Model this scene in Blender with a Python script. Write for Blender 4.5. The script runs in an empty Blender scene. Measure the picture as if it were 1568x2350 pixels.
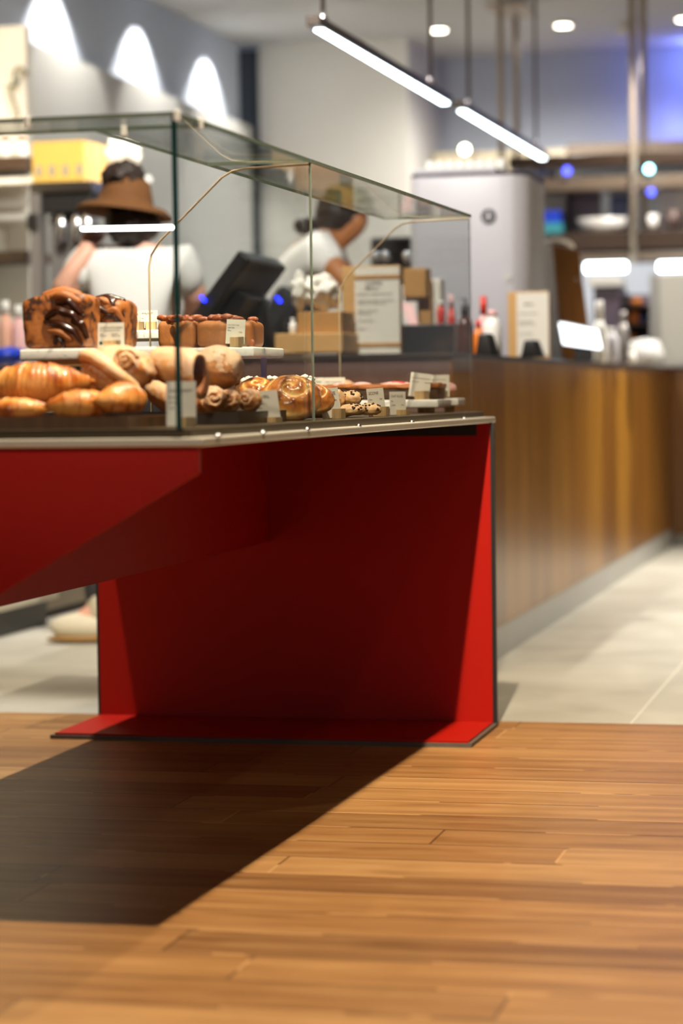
import bpy, bmesh, math, random
from mathutils import Vector, Matrix, noise
PI = math.pi
scn = bpy.context.scene
C = scn.collection
random.seed(7)

# ------------------------------------------------------------------ camera
CAM = Vector((0, 0, 0.8))
FPX, YAW, PIT, ROL = 5566.35, 0.235933, 0.04955, -0.013847
_F = Vector((-math.sin(YAW) * math.cos(PIT), math.cos(YAW) * math.cos(PIT), -math.sin(PIT)))
_R0 = Vector((math.cos(YAW), math.sin(YAW), 0)); _U0 = _R0.cross(_F)
_R = _R0 * math.cos(ROL) + _U0 * math.sin(ROL)
_U = _U0 * math.cos(ROL) - _R0 * math.sin(ROL)
cd = bpy.data.cameras.new('camera'); cam = bpy.data.objects.new('camera', cd); C.objects.link(cam)
cam.matrix_world = Matrix(((_R.x, _U.x, -_F.x, CAM.x), (_R.y, _U.y, -_F.y, CAM.y), (_R.z, _U.z, -_F.z, CAM.z), (0, 0, 0, 1)))
cd.sensor_width = 36; cd.lens = FPX / 2350 * 36
cd.clip_start = 0.05; cd.clip_end = 100
cd.dof.use_dof = True; cd.dof.focus_distance = 4.75; cd.dof.aperture_fstop = 2.6
scn.camera = cam
scn.view_settings.view_transform = 'Standard'; scn.view_settings.look = 'None'
scn.view_settings.gamma = 1.0; scn.view_settings.use_curve_mapping = False
scn.view_settings.exposure = 0.5
scn.cycles.use_denoising = True
scn.cycles.max_bounces = 10; scn.cycles.transparent_max_bounces = 24
scn.cycles.caustics_reflective = False; scn.cycles.caustics_refractive = False
scn.cycles.sample_clamp_indirect = 6

# ------------------------------------------------------------------ world + lights
w = bpy.data.worlds.new('world'); scn.world = w; w.use_nodes = True
w.node_tree.nodes['Background'].inputs[0].default_value = (0.45, 0.6, 1, 1)
w.node_tree.nodes['Background'].inputs[1].default_value = 0.3

def lamp(name, kind, loc, energy, color=(1, 1, 1), target=None, size=0.03, spot=None, blend=0.3, sx=None, sy=None):
    l = bpy.data.lights.new(name, kind); l.energy = energy; l.color = color
    if kind in ('POINT', 'SPOT'): l.shadow_soft_size = size
    if kind == 'SPOT': l.spot_size = math.radians(spot); l.spot_blend = blend
    if kind == 'AREA':
        l.shape = 'RECTANGLE'; l.size = sx; l.size_y = sy
    o = bpy.data.objects.new(name, l); C.objects.link(o); o.location = loc
    if target is not None:
        o.rotation_euler = (Vector(target) - Vector(loc)).to_track_quat('-Z', 'Y').to_euler()
    return o
WARM = (1.0, 0.86, 0.66); NEUT = (1.0, 0.95, 0.88); COOL = (0.72, 0.82, 1.0)
lamp('key_spot', 'SPOT', (-0.76, 3.36, 2.86), 330, WARM, (-0.7, 3.9, 0), 0.014, 112, 0.35)
lamp('case_fill_spot', 'SPOT', (-0.745, 3.30, 2.86), 230, WARM, (-1.12, 5.1, 0.8), 0.014, 44, 1.0)  # unseen spot beside the key, added to brighten the far cards
lamp('track_spot', 'SPOT', (-0.76, 5.0, 2.86), 120, WARM, (-0.8, 4.6, 0), 0.02, 100, 0.5)
lamp('inner_spot', 'SPOT', (-1.56, 4.5, 2.86), 34, WARM, (-1.4, 4.4, 0), 0.02, 120, 0.4)
lamp('second_spot', 'SPOT', (0.12, 3.0, 2.86), 13, WARM, (-0.2, 3.6, 0), 0.02, 130, 0.5)
lamp('side_spot', 'SPOT', (-2.29, 5.2, 2.86), 290, NEUT, (-2.35, 4.9, 0), 0.02, 52, 0.5)
lamp('rear_spot', 'SPOT', (0.5, 7.6, 2.86), 330, NEUT, (0.4, 7.6, 0), 0.05, 74, 0.8)
lamp('aisle_spot', 'SPOT', (-0.1, 10.2, 2.86), 500, NEUT, (-0.3, 10.0, 0), 0.05, 86, 0.8)
lamp('counter_fill_spot', 'SPOT', (-1.75, 6.1, 2.86), 270, NEUT, (-2.0, 7.7, 1.2), 0.05, 84, 0.7)  # unseen spot, set to front-light the menu and white shirt
lamp('card_fill_spot', 'SPOT', (-1.2, -0.5, 2.86), 200, WARM, (-1.27, 4.0, 1.02), 0.03, 19, 0.7)  # unseen frontal spot, added and narrowed to brighten the price cards
lamp('bar_spot', 'SPOT', (-2.7, 9.6, 2.86), 340, NEUT, (-2.6, 9.6, 0.9), 0.06, 100, 0.7)
lamp('rear_bar_spot', 'SPOT', (-1.2, 12.0, 2.86), 170, NEUT, (-1.1, 12.4, 1.0), 0.06, 110, 0.8)
lamp('pillar_spot', 'SPOT', (-3.1, 12.6, 2.8), 24, NEUT, (-3.4, 14.4, 1.2), 0.08, 120, 0.8)
lamp('far_downlight', 'SPOT', (-2.0, 13.7, 2.84), 170, NEUT, (-2.0, 13.9, 0), 0.05, 160, 0.8)
lamp('carton_fill_spot', 'SPOT', (-2.6, 7.3, 2.86), 210, NEUT, (-3.4, 9.2, 1.6), 0.04, 64, 0.7)  # unseen spot, placed to front-light the dim yellow carton
lamp('daylight', 'AREA', (-0.6, -3.9, 1.5), 14, COOL, (-0.6, 4, 0.9), sx=4.2, sy=2.2)
for i, yy in enumerate((10.9, 12.2, 13.45)):
    lamp('wall_wash_spot', 'SPOT', (-3.74, yy, 2.86), 40, NEUT, (-3.93, yy, 2.2), 0.02, 92, 0.35)
lamp('shop_wash_spot', 'SPOT', (-3.3, 9.0, 2.86), 120, WARM, (-4.0, 8.9, 1.8), 0.03, 90, 0.5)
lamp('blue_glow', 'POINT', (-1.48, 15.06, 2.41), 1.3, (0.22, 0.26, 1.0), size=0.05)
lamp('blue_glow_high', 'POINT', (-1.35, 14.95, 2.8), 3, (0.2, 0.26, 1.0), size=0.05)

# ------------------------------------------------------------------ pixel <-> world helpers (1568 x 2350 frame)
def ray(px, py): return _F + _R * ((px - 784) / FPX) - _U * ((py - 1175) / FPX)
def at(px, py, Y):
    r = ray(px, py); return CAM + r * (Y / r.y)
def atx(px, py, X):
    r = ray(px, py); return CAM + r * (X / r.x)
def atz(px, py, Z):
    r = ray(px, py); return CAM + r * ((Z - 0.8) / r.z)
def ppm(p): return FPX / (Vector(p) - CAM).dot(_F)

def lin(c): return tuple(((v / 255) / 12.92 if v / 255 <= 0.04045 else ((v / 255 + 0.055) / 1.055) ** 2.4) for v in c)

# ------------------------------------------------------------------ materials
class NT:
    def __init__(s, name):
        s.m = bpy.data.materials.new(name); s.m.use_nodes = True; s.t = s.m.node_tree
        s.b = s.t.nodes['Principled BSDF']; s.out = s.t.nodes['Material Output']
    def n(s, typ, **kw):
        x = s.t.nodes.new(typ)
        for k, v in kw.items(): setattr(x, k, v)
        return x
    def l(s, a, b): s.t.links.new(a, b)
    def val(s, sock, v):
        if hasattr(v, 'is_output'): s.l(v, sock)
        else: sock.default_value = v
    def math(s, op, a, b=None, c=None, clamp=False):
        x = s.n('ShaderNodeMath', operation=op, use_clamp=clamp); s.val(x.inputs[0], a)
        if b is not None: s.val(x.inputs[1], b)
        if c is not None: s.val(x.inputs[2], c)
        return x.outputs[0]
    def mix(s, f, a, b):
        x = s.n('ShaderNodeMix', data_type='RGBA'); s.val(x.inputs[0], f)
        for so, v in ((x.inputs[6], a), (x.inputs[7], b)):
            if hasattr(v, 'is_output'): s.l(v, so)
            else: so.default_value = (*v, 1)
        return x.outputs[2]
    def coords(s, scale=(1, 1, 1)):
        tc = s.n('ShaderNodeTexCoord'); mp = s.n('ShaderNodeMapping'); s.l(tc.outputs['Object'], mp.inputs[0])
        mp.inputs['Scale'].default_value = scale; return mp.outputs[0]
    def noise(s, scale, detail=4, vec=None, dist=0, rough=0.5):
        x = s.n('ShaderNodeTexNoise'); x.inputs['Scale'].default_value = scale; x.inputs['Detail'].default_value = detail
        x.inputs['Distortion'].default_value = dist; x.inputs['Roughness'].default_value = rough
        if vec is not None: s.l(vec, x.inputs['Vector'])
        else: s.l(s.coords(), x.inputs['Vector'])
        return x.outputs['Fac']
    def ramp(s, fac, stops):
        x = s.n('ShaderNodeValToRGB'); s.l(fac, x.inputs[0]); e = x.color_ramp.elements
        while len(e) < len(stops): e.new(0.5)
        for el, (p, c) in zip(e, stops): el.position = p; el.color = (*lin(c), 1)
        return x.outputs[0]
    def bump(s, h, strength=0.3, dist=0.002):
        x = s.n('ShaderNodeBump'); x.inputs['Strength'].default_value = strength; x.inputs['Distance'].default_value = dist
        s.l(h, x.inputs['Height']); s.l(x.outputs[0], s.b.inputs['Normal'])
    def set(s, **kw):
        for k, v in kw.items(): s.val(s.b.inputs[k.replace('_', ' ')], v)

def pm(name, col, rough=0.5, metal=0.0, var=0.08, scale=14, bump=0.0, emit=0.0, coat=0.0, spec=0.5, ecol=None):
    t = NT(name); c = lin(col); f = t.noise(scale, 3)
    a = tuple(v * (1 - var) for v in c); b = tuple(min(1, v * (1 + var)) for v in c)
    t.l(t.mix(f, a, b), t.b.inputs['Base Color'])
    t.set(Roughness=rough, Metallic=metal, Coat_Weight=coat)
    t.b.inputs['Specular IOR Level'].default_value = spec
    if emit:
        t.b.inputs['Emission Color'].default_value = (*(lin(ecol) if ecol else c), 1); t.b.inputs['Emission Strength'].default_value = emit
    if bump: t.bump(f, bump)
    return t.m

def mat_wood_floor():
    t = NT('oak_floorboards'); tc = t.n('ShaderNodeTexCoord'); sp = t.n('ShaderNodeSeparateXYZ'); t.l(tc.outputs['Object'], sp.inputs[0])
    X, Y = sp.outputs[0], sp.outputs[1]; W, L = 0.145, 1.15
    v = t.math('DIVIDE', t.math('ADD', Y, 0.045), W); row = t.math('FLOOR', v)
    wn = t.n('ShaderNodeTexWhiteNoise', noise_dimensions='1D'); t.l(row, wn.inputs['W'])
    u = t.math('DIVIDE', t.math('ADD', X, t.math('MULTIPLY', wn.outputs[0], 9.0)), L); col = t.math('FLOOR', u)
    cb = t.n('ShaderNodeCombineXYZ'); t.l(row, cb.inputs[0]); t.l(col, cb.inputs[1])
    w2 = t.n('ShaderNodeTexWhiteNoise', noise_dimensions='2D'); t.l(cb.outputs[0], w2.inputs['Vector']); rid = w2.outputs[0]
    gx = t.math('ADD', t.math('MULTIPLY', X, 1.8), t.math('MULTIPLY', rid, 40)); gy = t.math('ADD', t.math('MULTIPLY', Y, 11), t.math('MULTIPLY', rid, 23))
    gv = t.n('ShaderNodeCombineXYZ'); t.l(gx, gv.inputs[0]); t.l(gy, gv.inputs[1])
    g = t.noise(1.3, 7, gv.outputs[0], 1.6, 0.6)
    wv = t.n('ShaderNodeTexWave', wave_type='BANDS', bands_direction='Y'); t.l(gv.outputs[0], wv.inputs['Vector'])
    wv.inputs['Scale'].default_value = 0.35; wv.inputs['Distortion'].default_value = 9; wv.inputs['Detail'].default_value = 3; wv.inputs['Detail Scale'].default_value = 0.7
    base = t.ramp(rid, [(0.05, (112, 75, 41)), (0.3, (138, 96, 53)), (0.6, (158, 112, 64)), (0.85, (176, 130, 78)), (1, (190, 146, 92))])
    fac = t.math('ADD', t.math('MULTIPLY', g, 0.9), t.math('MULTIPLY', wv.outputs['Fac'], 0.16))
    grain = t.ramp(fac, [(0.30, (88, 52, 24)), (0.5, (150, 106, 60)), (0.72, (186, 142, 90))])
    c = t.mix(0.4, base, grain)
    big = t.noise(7.0, 3, None); c = t.mix(t.math('MULTIPLY', big, 0.3), c, lin((120, 74, 34)))
    fv = t.math('FRACT', v); fu = t.math('FRACT', u)
    s1 = t.math('LESS_THAN', fv, 0.045); s2 = t.math('LESS_THAN', fu, 0.0045)
    seam = t.math('MAXIMUM', s1, s2)
    sn = t.noise(3.0, 2, None); scol = t.mix(t.math('GREATER_THAN', sn, 0.52), lin((60, 34, 16)), lin((196, 150, 98)))
    c = t.mix(t.math('MULTIPLY', seam, 0.6), c, scol)
    t.l(c, t.b.inputs['Base Color'])
    t.l(t.math('ADD', 0.32, t.math('MULTIPLY', g, 0.14)), t.b.inputs['Roughness'])
    t.b.inputs['Specular IOR Level'].default_value = 0.3
    t.bump(t.math('SUBTRACT', t.math('MULTIPLY', g, 0.3), seam), 0.25, 0.002)
    return t.m

def mat_tile():
    t = NT('stone_floor_tiles'); tc = t.n('ShaderNodeTexCoord'); sp = t.n('ShaderNodeSeparateXYZ'); t.l(tc.outputs['Object'], sp.inputs[0])
    u = t.math('DIVIDE', t.math('ADD', sp.outputs[0], 0.683), 1.2); v = t.math('DIVIDE', t.math('ADD', sp.outputs[1], 0.4), 1.2)
    g = t.math('MAXIMUM', t.math('LESS_THAN', t.math('FRACT', u), 0.004), t.math('LESS_THAN', t.math('FRACT', v), 0.004))
    n = t.noise(2.3, 6, None, 0.8)
    c = t.ramp(n, [(0.3, (166, 161, 146)), (0.55, (184, 179, 164)), (0.75, (196, 192, 177))])
    t.l(t.mix(t.math('MULTIPLY', g, 0.8), c, lin((226, 222, 205))), t.b.inputs['Base Color']); t.set(Roughness=0.45)
    return t.m

def mat_walnut(name, cols, axis='Z', board=0.42, rough=0.38, gs=1.0):
    """vertical boards on a face: grain along Z, boards across Y (or X)"""
    t = NT(name); tc = t.n('ShaderNodeTexCoord'); sp = t.n('ShaderNodeSeparateXYZ'); t.l(tc.outputs['Object'], sp.inputs[0])
    H = t.math('ADD', sp.outputs[1], sp.outputs[0]); Z = sp.outputs[2]
    bd = t.math('FLOOR', t.math('DIVIDE', H, board)); wn = t.n('ShaderNodeTexWhiteNoise', noise_dimensions='1D'); t.l(bd, wn.inputs['W'])
    cv = t.n('ShaderNodeCombineXYZ'); t.l(t.math('MULTIPLY', H, 11 * gs), cv.inputs[0]); t.l(t.math('ADD', t.math('MULTIPLY', Z, 0.8 * gs), t.math('MULTIPLY', wn.outputs[0], 30)), cv.inputs[1])
    g = t.noise(1.2, 5, cv.outputs[0], 1.2, 0.6)
    f = t.math('ADD', t.math('MULTIPLY', g, 0.75), t.math('MULTIPLY', wn.outputs[0], 0.28))
    c = t.ramp(f, [(0.25, cols[0]), (0.5, cols[1]), (0.8, cols[2])])
    seam = t.math('LESS_THAN', t.math('FRACT', t.math('DIVIDE', H, board)), 0.012)
    t.l(t.mix(t.math('MULTIPLY', seam, 0.7), c, lin(tuple(v * 0.4 for v in cols[0]))), t.b.inputs['Base Color']); t.set(Roughness=rough)
    return t.m

def mat_glass():
    t = NT('clear_glass'); t.t.nodes.remove(t.b)
    g = t.n('ShaderNodeNewGeometry'); d = t.n('ShaderNodeVectorMath', operation='DOT_PRODUCT'); t.l(g.outputs['Normal'], d.inputs[0]); t.l(g.outputs['Incoming'], d.inputs[1])
    k = t.math('SUBTRACT', 1, t.math('ABSOLUTE', d.outputs['Value'])); k = t.math('ADD', 0.03, t.math('MULTIPLY', t.math('POWER', k, 5), 0.62), clamp=True)
    tr = t.n('ShaderNodeBsdfTransparent'); tr.inputs[0].default_value = (0.985, 0.995, 0.99, 1)
    gl = t.n('ShaderNodeBsdfGlossy'); gl.inputs['Roughness'].default_value = 0.0
    mx = t.n('ShaderNodeMixShader'); t.l(k, mx.inputs[0]); t.l(tr.outputs[0], mx.inputs[1]); t.l(gl.outputs[0], mx.inputs[2]); t.l(mx.outputs[0], t.out.inputs[0])
    return t.m

def mat_marble():
    t = NT('pale_marble'); n = t.noise(26, 6, None, 2.2, 0.65); n2 = t.noise(60, 3)
    c = t.ramp(n, [(0.30, (150, 150, 148)), (0.42, (222, 220, 212)), (0.7, (236, 233, 224))])
    t.l(t.mix(t.math('MULTIPLY', n2, 0.15), c, lin((190, 186, 176))), t.b.inputs['Base Color']); t.set(Roughness=0.35)
    return t.m

def mat_pastry(name, pale, mid, dark, ns=45, amt=0.7, rough=0.42, dust=0.0, bump=0.35, coat=0.0):
    t = NT(name); a = t.n('ShaderNodeAttribute'); a.attribute_name = 'crust'
    n = t.noise(ns, 5, None, 0.6, 0.6); nb = t.noise(ns * 0.28, 3)
    f = t.math('ADD', t.math('MULTIPLY', a.outputs['Fac'], 0.55 * amt), t.math('ADD', t.math('MULTIPLY', n, 0.42), t.math('MULTIPLY', nb, 0.28)))
    c = t.ramp(f, [(0.38, pale), (0.66, mid), (0.92, dark)])
    if dust:
        geo = t.n('ShaderNodeNewGeometry'); sp = t.n('ShaderNodeSeparateXYZ'); t.l(geo.outputs['Normal'], sp.inputs[0])
        dn = t.noise(ns * 1.7, 5); k = t.math('MULTIPLY', t.math('GREATER_THAN', t.math('ADD', dn, t.math('MULTIPLY', sp.outputs[2], 0.22)), 0.5), dust)
        c = t.mix(k, c, lin((232, 214, 186)))
    t.l(c, t.b.inputs['Base Color']); t.set(Roughness=rough, Coat_Weight=coat)
    t.b.inputs['Subsurface Weight'].default_value = 0.0
    t.bump(n, bump, 0.004)
    return t.m

def mat_babka():
    t = NT('babka_crust'); n = t.noise(14, 4, None, 1.5); wv = t.n('ShaderNodeTexWave', wave_type='RINGS'); t.l(t.coords((1, 0.6, 1)), wv.inputs['Vector'])
    wv.inputs['Scale'].default_value = 7; wv.inputs['Distortion'].default_value = 6; wv.inputs['Detail'].default_value = 2; wv.inputs['Detail Scale'].default_value = 9
    f = t.math('ADD', t.math('MULTIPLY', n, 0.5), t.math('MULTIPLY', wv.outputs['Fac'], 0.5))
    c = t.ramp(f, [(0.20, (54, 26, 10)), (0.30, (122, 66, 22)), (0.52, (152, 86, 32)), (0.8, (172, 104, 44))])
    t.l(c, t.b.inputs['Base Color']); t.set(Roughness=0.5); t.bump(n, 0.4, 0.004)
    return t.m

M = dict(
    floor=mat_wood_floor(), tile=mat_tile(), glass=mat_glass(), marble=mat_marble(), babka=mat_babka(),
    wall_white=pm('wall_paint_white', (214, 211, 202), 0.75, var=0.02), wall_grey=pm('wall_paint_grey', (198, 208, 224), 0.75, var=0.03),
    wall_blue=pm('wall_paint_blue_grey', (186, 194, 208), 0.75, var=0.03), wall_cream=pm('wall_paint_cream', (228, 214, 182), 0.7, var=0.03),
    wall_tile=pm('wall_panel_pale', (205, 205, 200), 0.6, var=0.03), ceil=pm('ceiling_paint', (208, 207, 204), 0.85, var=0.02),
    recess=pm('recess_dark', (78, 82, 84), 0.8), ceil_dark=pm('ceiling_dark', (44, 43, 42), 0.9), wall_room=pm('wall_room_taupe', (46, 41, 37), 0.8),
    red=pm('red_lacquer', (164, 19, 4), 0.5, var=0.04, scale=6, spec=0.22), black_edge=pm('black_edge', (26, 24, 22), 0.5), black=pm('black_plastic', (22, 20, 18), 0.45),
    ply=pm('dark_ply_edge', (92, 82, 70), 0.6, var=0.25, scale=60),
    steel=pm('brushed_steel', (196, 188, 170), 0.36, 0.45, var=0.06, scale=50), steel_dark=pm('dark_bronze_steel', (84, 72, 50), 0.45, 0.7, var=0.1, scale=40),
    chrome=pm('chrome', (200, 200, 205), 0.18, 1.0, var=0.02), grey_metal=pm('grey_metal', (128, 122, 118), 0.45, 0.5),
    pole=pm('bronze_pole', (178, 162, 144), 0.4, 0.15), edge=pm('green_glass_edge', (24, 62, 60), 0.15, var=0.2, scale=40), edge_lit_tan=pm('lit_glass_edge', (206, 186, 150), 0.25, var=0.1), edge_pale=pm('pale_glass_edge', (104, 114, 100), 0.15, var=0.2, scale=40),
    counter=mat_walnut('walnut_counter_boards', ((86, 50, 8), (138, 90, 20), (168, 120, 42)), board=0.46, rough=0.3),
    counter_top=pm('dark_counter_top', (42, 30, 22), 0.3, var=0.2, scale=30), end_panel=pm('counter_end_shade_tint', (96, 72, 68), 0.4),
    plinth=pm('pale_plinth', (176, 174, 168), 0.4, 0.2), tray_wood=mat_walnut('dark_wooden_tray', ((46, 28, 12), (74, 46, 20), (98, 64, 30)), board=3, gs=3),
    tray_black=pm('black_tray', (30, 26, 22), 0.4), oak=mat_walnut('pale_oak_block', ((186, 150, 100), (206, 172, 122), (222, 190, 142)), board=5, gs=6, rough=0.55),
    oak_end=pm('oak_end_grain', (150, 108, 56), 0.6, var=0.2, scale=120), card=pm('card_white', (218, 212, 198), 0.6, var=0.02), ink=pm('ink_grey', (96, 90, 80), 0.7), ink_green=pm('ink_green', (28, 70, 50), 0.7),
    croissant=mat_pastry('croissant_crust', (216, 146, 72), (182, 94, 30), (108, 46, 12), 30, 0.75, 0.38, coat=0.15),
    roll=mat_pastry('sugared_roll_crust', (220, 164, 106), (186, 114, 58), (124, 64, 26), 38, 0.7, 0.55, dust=0.35),
    boule=mat_pastry('dusted_boule_crust', (188, 128, 72), (136, 78, 32), (78, 40, 14), 34, 0.5, 0.6, dust=0.42, bump=0.5),
    bun=mat_pastry('glazed_bun_crust', (244, 202, 128), (206, 130, 62), (126, 60, 24), 40, 0.9, 0.22, coat=0.5),
    tube_in=pm('pastry_hollow_crumb', (150, 84, 36), 0.7, var=0.3, scale=60, bump=0.5),
    loaf=mat_pastry('loaf_crust', (158, 96, 42), (130, 74, 27), (88, 46, 16), 50, 0.2, 0.6), choc_loaf=pm('dark_chocolate_crumb', (48, 26, 12), 0.75, var=0.5, scale=90, bump=0.6),
    choc_top=pm('chocolate_loaf_crust', (156, 90, 38), 0.6, var=0.3, scale=50, bump=0.4), choc=pm('chocolate_glaze', (58, 26, 10), 0.22, var=0.4, scale=30, coat=0.4), pecan=pm('toasted_pecan', (150, 82, 48), 0.45, var=0.35, scale=90, bump=0.5),
    chip=pm('chocolate_chip', (46, 22, 12), 0.35), icing=pm('pink_icing', (240, 186, 180), 0.4, var=0.06, scale=40), flake=pm('red_freeze_dried_flake', (200, 60, 50), 0.6), cookie=mat_pastry('cookie_crumb', (232, 186, 128), (204, 138, 74), (150, 84, 36), 70, 0.4, 0.55, dust=0.25),
    crumb=pm('sugar_crumb', (236, 226, 204), 0.7, var=0.12, scale=120, bump=0.6), crumb_cake=pm('crumb_cake_base', (120, 74, 34), 0.7, var=0.3, scale=60),
    skin=pm('skin_light', (226, 170, 144), 0.5, var=0.05), skin_tan=pm('skin_tan', (176, 112, 62), 0.5, var=0.08), hair=pm('hair_dark_brown', (44, 30, 22), 0.55, var=0.3, scale=60), felt=pm('brown_felt', (104, 64, 24), 0.85, var=0.15, scale=60),
    shirt=pm('white_cotton', (226, 224, 218), 0.8, var=0.03), cap=pm('dark_green_cloth', (52, 80, 20), 0.85), apron=pm('black_apron_cloth', (26, 26, 28), 0.85), trousers=pm('dark_trousers', (52, 50, 50), 0.9), shoe=pm('cream_shoe', (206, 196, 170), 0.6), sole=pm('tan_shoe_sole', (150, 112, 60), 0.7),
    white=pm('white_enamel', (192, 189, 194), 0.35, var=0.02), white_matt=pm('white_ceramic', (232, 228, 220), 0.4, var=0.02), lid=pm('dark_plum_lid', (84, 74, 82), 0.4), grey_box=pm('grey_cabinet', (172, 170, 166), 0.5), emboss=pm('embossed_grey', (190, 188, 184), 0.4),
    walnut=mat_walnut('walnut_panel', ((92, 56, 20), (118, 76, 32), (140, 96, 48)), board=4, gs=2, rough=0.3), shelf=pm('dark_walnut_shelf', (50, 31, 14), 0.45, var=0.25, scale=20), shelf_pale=pm('taupe_shelf', (104, 88, 72), 0.5, var=0.1),
    kraft=pm('kraft_card', (176, 128, 66), 0.7, var=0.1), tan=pm('tan_wood', (196, 152, 92), 0.55, var=0.12, scale=30), yellow=pm('yellow_carton', (222, 178, 84), 0.5, var=0.05), carton_side=pm('yellow_carton_side', (240, 190, 112), 0.5), window_grey=pm('carton_print_grey', (160, 150, 126), 0.5),
    lamp_white=pm('lamp_diffuser', (228, 246, 255), 0.5, emit=9, var=0), lamp_case=pm('pendant_case', (78, 68, 60), 0.45, 0.4), downlight=pm('downlight_diffuser', (255, 246, 226), 0.5, emit=9, var=0), globe=pm('lamp_globe', (255, 246, 220), 0.5, emit=10, var=0),
    edge_glow=pm('glass_edge_glow', (255, 246, 240), 0.5, emit=11, var=0), screen=pm('lit_screen', (240, 248, 255), 0.4, emit=2.2, var=0), blue_led=pm('blue_led', (20, 40, 255), 0.4, emit=6, var=0), cyan_led=pm('cyan_led', (150, 230, 255), 0.4, emit=10, var=0), indigo_led=pm('indigo_led', (80, 90, 255), 0.4, emit=3, var=0),
    blue=pm('blue_print', (26, 60, 190), 0.4), teal=pm('teal_print', (60, 150, 160), 0.4), navy=pm('navy_glass', (36, 44, 96), 0.3), pale_blue=pm('pale_blue_glass', (160, 176, 226), 0.3), redp=pm('red_plastic', (206, 52, 34), 0.4), pink=pm('pink_card', (232, 180, 176), 0.6), orange=pm('orange_plastic', (222, 122, 40), 0.45), amber=pm('amber_glass', (70, 26, 14), 0.2),
    bag=pm('white_paper_bag', (224, 218, 204), 0.6, var=0.1, bump=0.4), brown_cup=pm('brown_cup', (92, 72, 66), 0.5), cab=pm('backbar_cabinet', (196, 188, 166), 0.55, var=0.04), cab_dark=pm('backbar_cabinet_taupe', (128, 116, 96), 0.6), purple=pm('plum_panel', (96, 82, 96), 0.5), ornament=pm('grey_green_metal', (120, 124, 112), 0.5, 0.3),
    aqua=pm('aqua_plate', (200, 196, 190), 0.3), honey=pm('honey_liquid', (190, 110, 30), 0.25),
)

# ------------------------------------------------------------------ mesh helpers
class MB:
    def __init__(s): s.v = []; s.f = []
    def add(s, vs, fs):
        o = len(s.v); s.v += [Vector(x) for x in vs]; s.f += [tuple(i + o for i in f) for f in fs]; return s
    def box(s, x0, x1, y0, y1, z0, z1):
        return s.hexa([(x0, y0, z0), (x1, y0, z0), (x1, y1, z0), (x0, y1, z0)], [(x0, y0, z1), (x1, y0, z1), (x1, y1, z1), (x0, y1, z1)])
    def hexa(s, b, t):
        return s.add(list(b) + list(t), [(3, 2, 1, 0), (4, 5, 6, 7), (0, 1, 5, 4), (1, 2, 6, 5), (2, 3, 7, 6), (3, 0, 4, 7)])
    def prism(s, poly, vec):
        n = len(poly); vec = Vector(vec); p = [Vector(q) for q in poly]
        return s.add(p + [q + vec for q in p], [tuple(range(n))[::-1], tuple(range(n, 2 * n))] + [(i, (i + 1) % n, n + (i + 1) % n, n + i) for i in range(n)])
    def loft(s, rings, cap=True, closed=True):
        n = len(rings[0]); vs = [p for r in rings for p in r]; fs = []
        for i in range(len(rings) - 1):
            for j in range(n if closed else n - 1):
                a = i * n + j; b = i * n + (j + 1) % n; fs.append((a, b, b + n, a + n))
        if cap: fs += [tuple(range(n))[::-1], tuple(range((len(rings) - 1) * n, len(rings) * n))]
        return s.add(vs, fs)
    def tube(s, pts, r, n=12, flat=1.0):
        pts = [Vector(p) for p in pts]; rings = []
        rs = r if isinstance(r, (list, tuple)) else [r] * len(pts)
        t0 = (pts[1] - pts[0]).normalized(); up = Vector((0, 0, 1)) if abs(t0.z) < 0.9 else Vector((1, 0, 0))
        for i, p in enumerate(pts):
            t = (pts[min(i + 1, len(pts) - 1)] - pts[max(i - 1, 0)]).normalized(); a = t.cross(up).normalized(); b = a.cross(t).normalized()
            rings.append([p + a * math.cos(k * 2 * PI / n) * rs[i] + b * math.sin(k * 2 * PI / n) * rs[i] * flat for k in range(n)])
        return s.loft(rings)
    def lathe(s, prof, c=(0, 0, 0), n=24, M4=None):
        c = Vector(c); rings = []
        for r, z in prof:
            ring = [Vector((max(r, 1e-5) * math.cos(k * 2 * PI / n), max(r, 1e-5) * math.sin(k * 2 * PI / n), z)) for k in range(n)]
            if M4 is not None: ring = [M4 @ p for p in ring]
            rings.append([p + c for p in ring])
        return s.loft(rings)
    def build(s, name, mat, parent=None, smooth=False, bevel=0.0, seg=2, sub=0, attr=None):
        me = bpy.data.meshes.new(name); me.from_pydata([tuple(p) for p in s.v], [], s.f); me.update()
        bm = bmesh.new(); bm.from_mesh(me); bmesh.ops.recalc_face_normals(bm, faces=bm.faces); bm.to_mesh(me); bm.free()
        if smooth: me.polygons.foreach_set('use_smooth', [True] * len(me.polygons))
        if attr is not None:
            a = me.attributes.new('crust', 'FLOAT', 'POINT'); a.data.foreach_set('value', attr)
        for mm in (mat if isinstance(mat, (list, tuple)) else [mat]): me.materials.append(M[mm] if isinstance(mm, str) else mm)
        o = bpy.data.objects.new(name, me); C.objects.link(o)
        if bevel:
            b = o.modifiers.new('bevel', 'BEVEL'); b.width = bevel; b.segments = seg; b.limit_method = 'ANGLE'; b.harden_normals = False
            me.polygons.foreach_set('use_smooth', [True] * len(me.polygons)) if seg > 2 else None
        if sub:
            b = o.modifiers.new('sub', 'SUBSURF'); b.levels = sub; b.render_levels = sub
        if parent is not None: join(o, parent)
        return o

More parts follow.
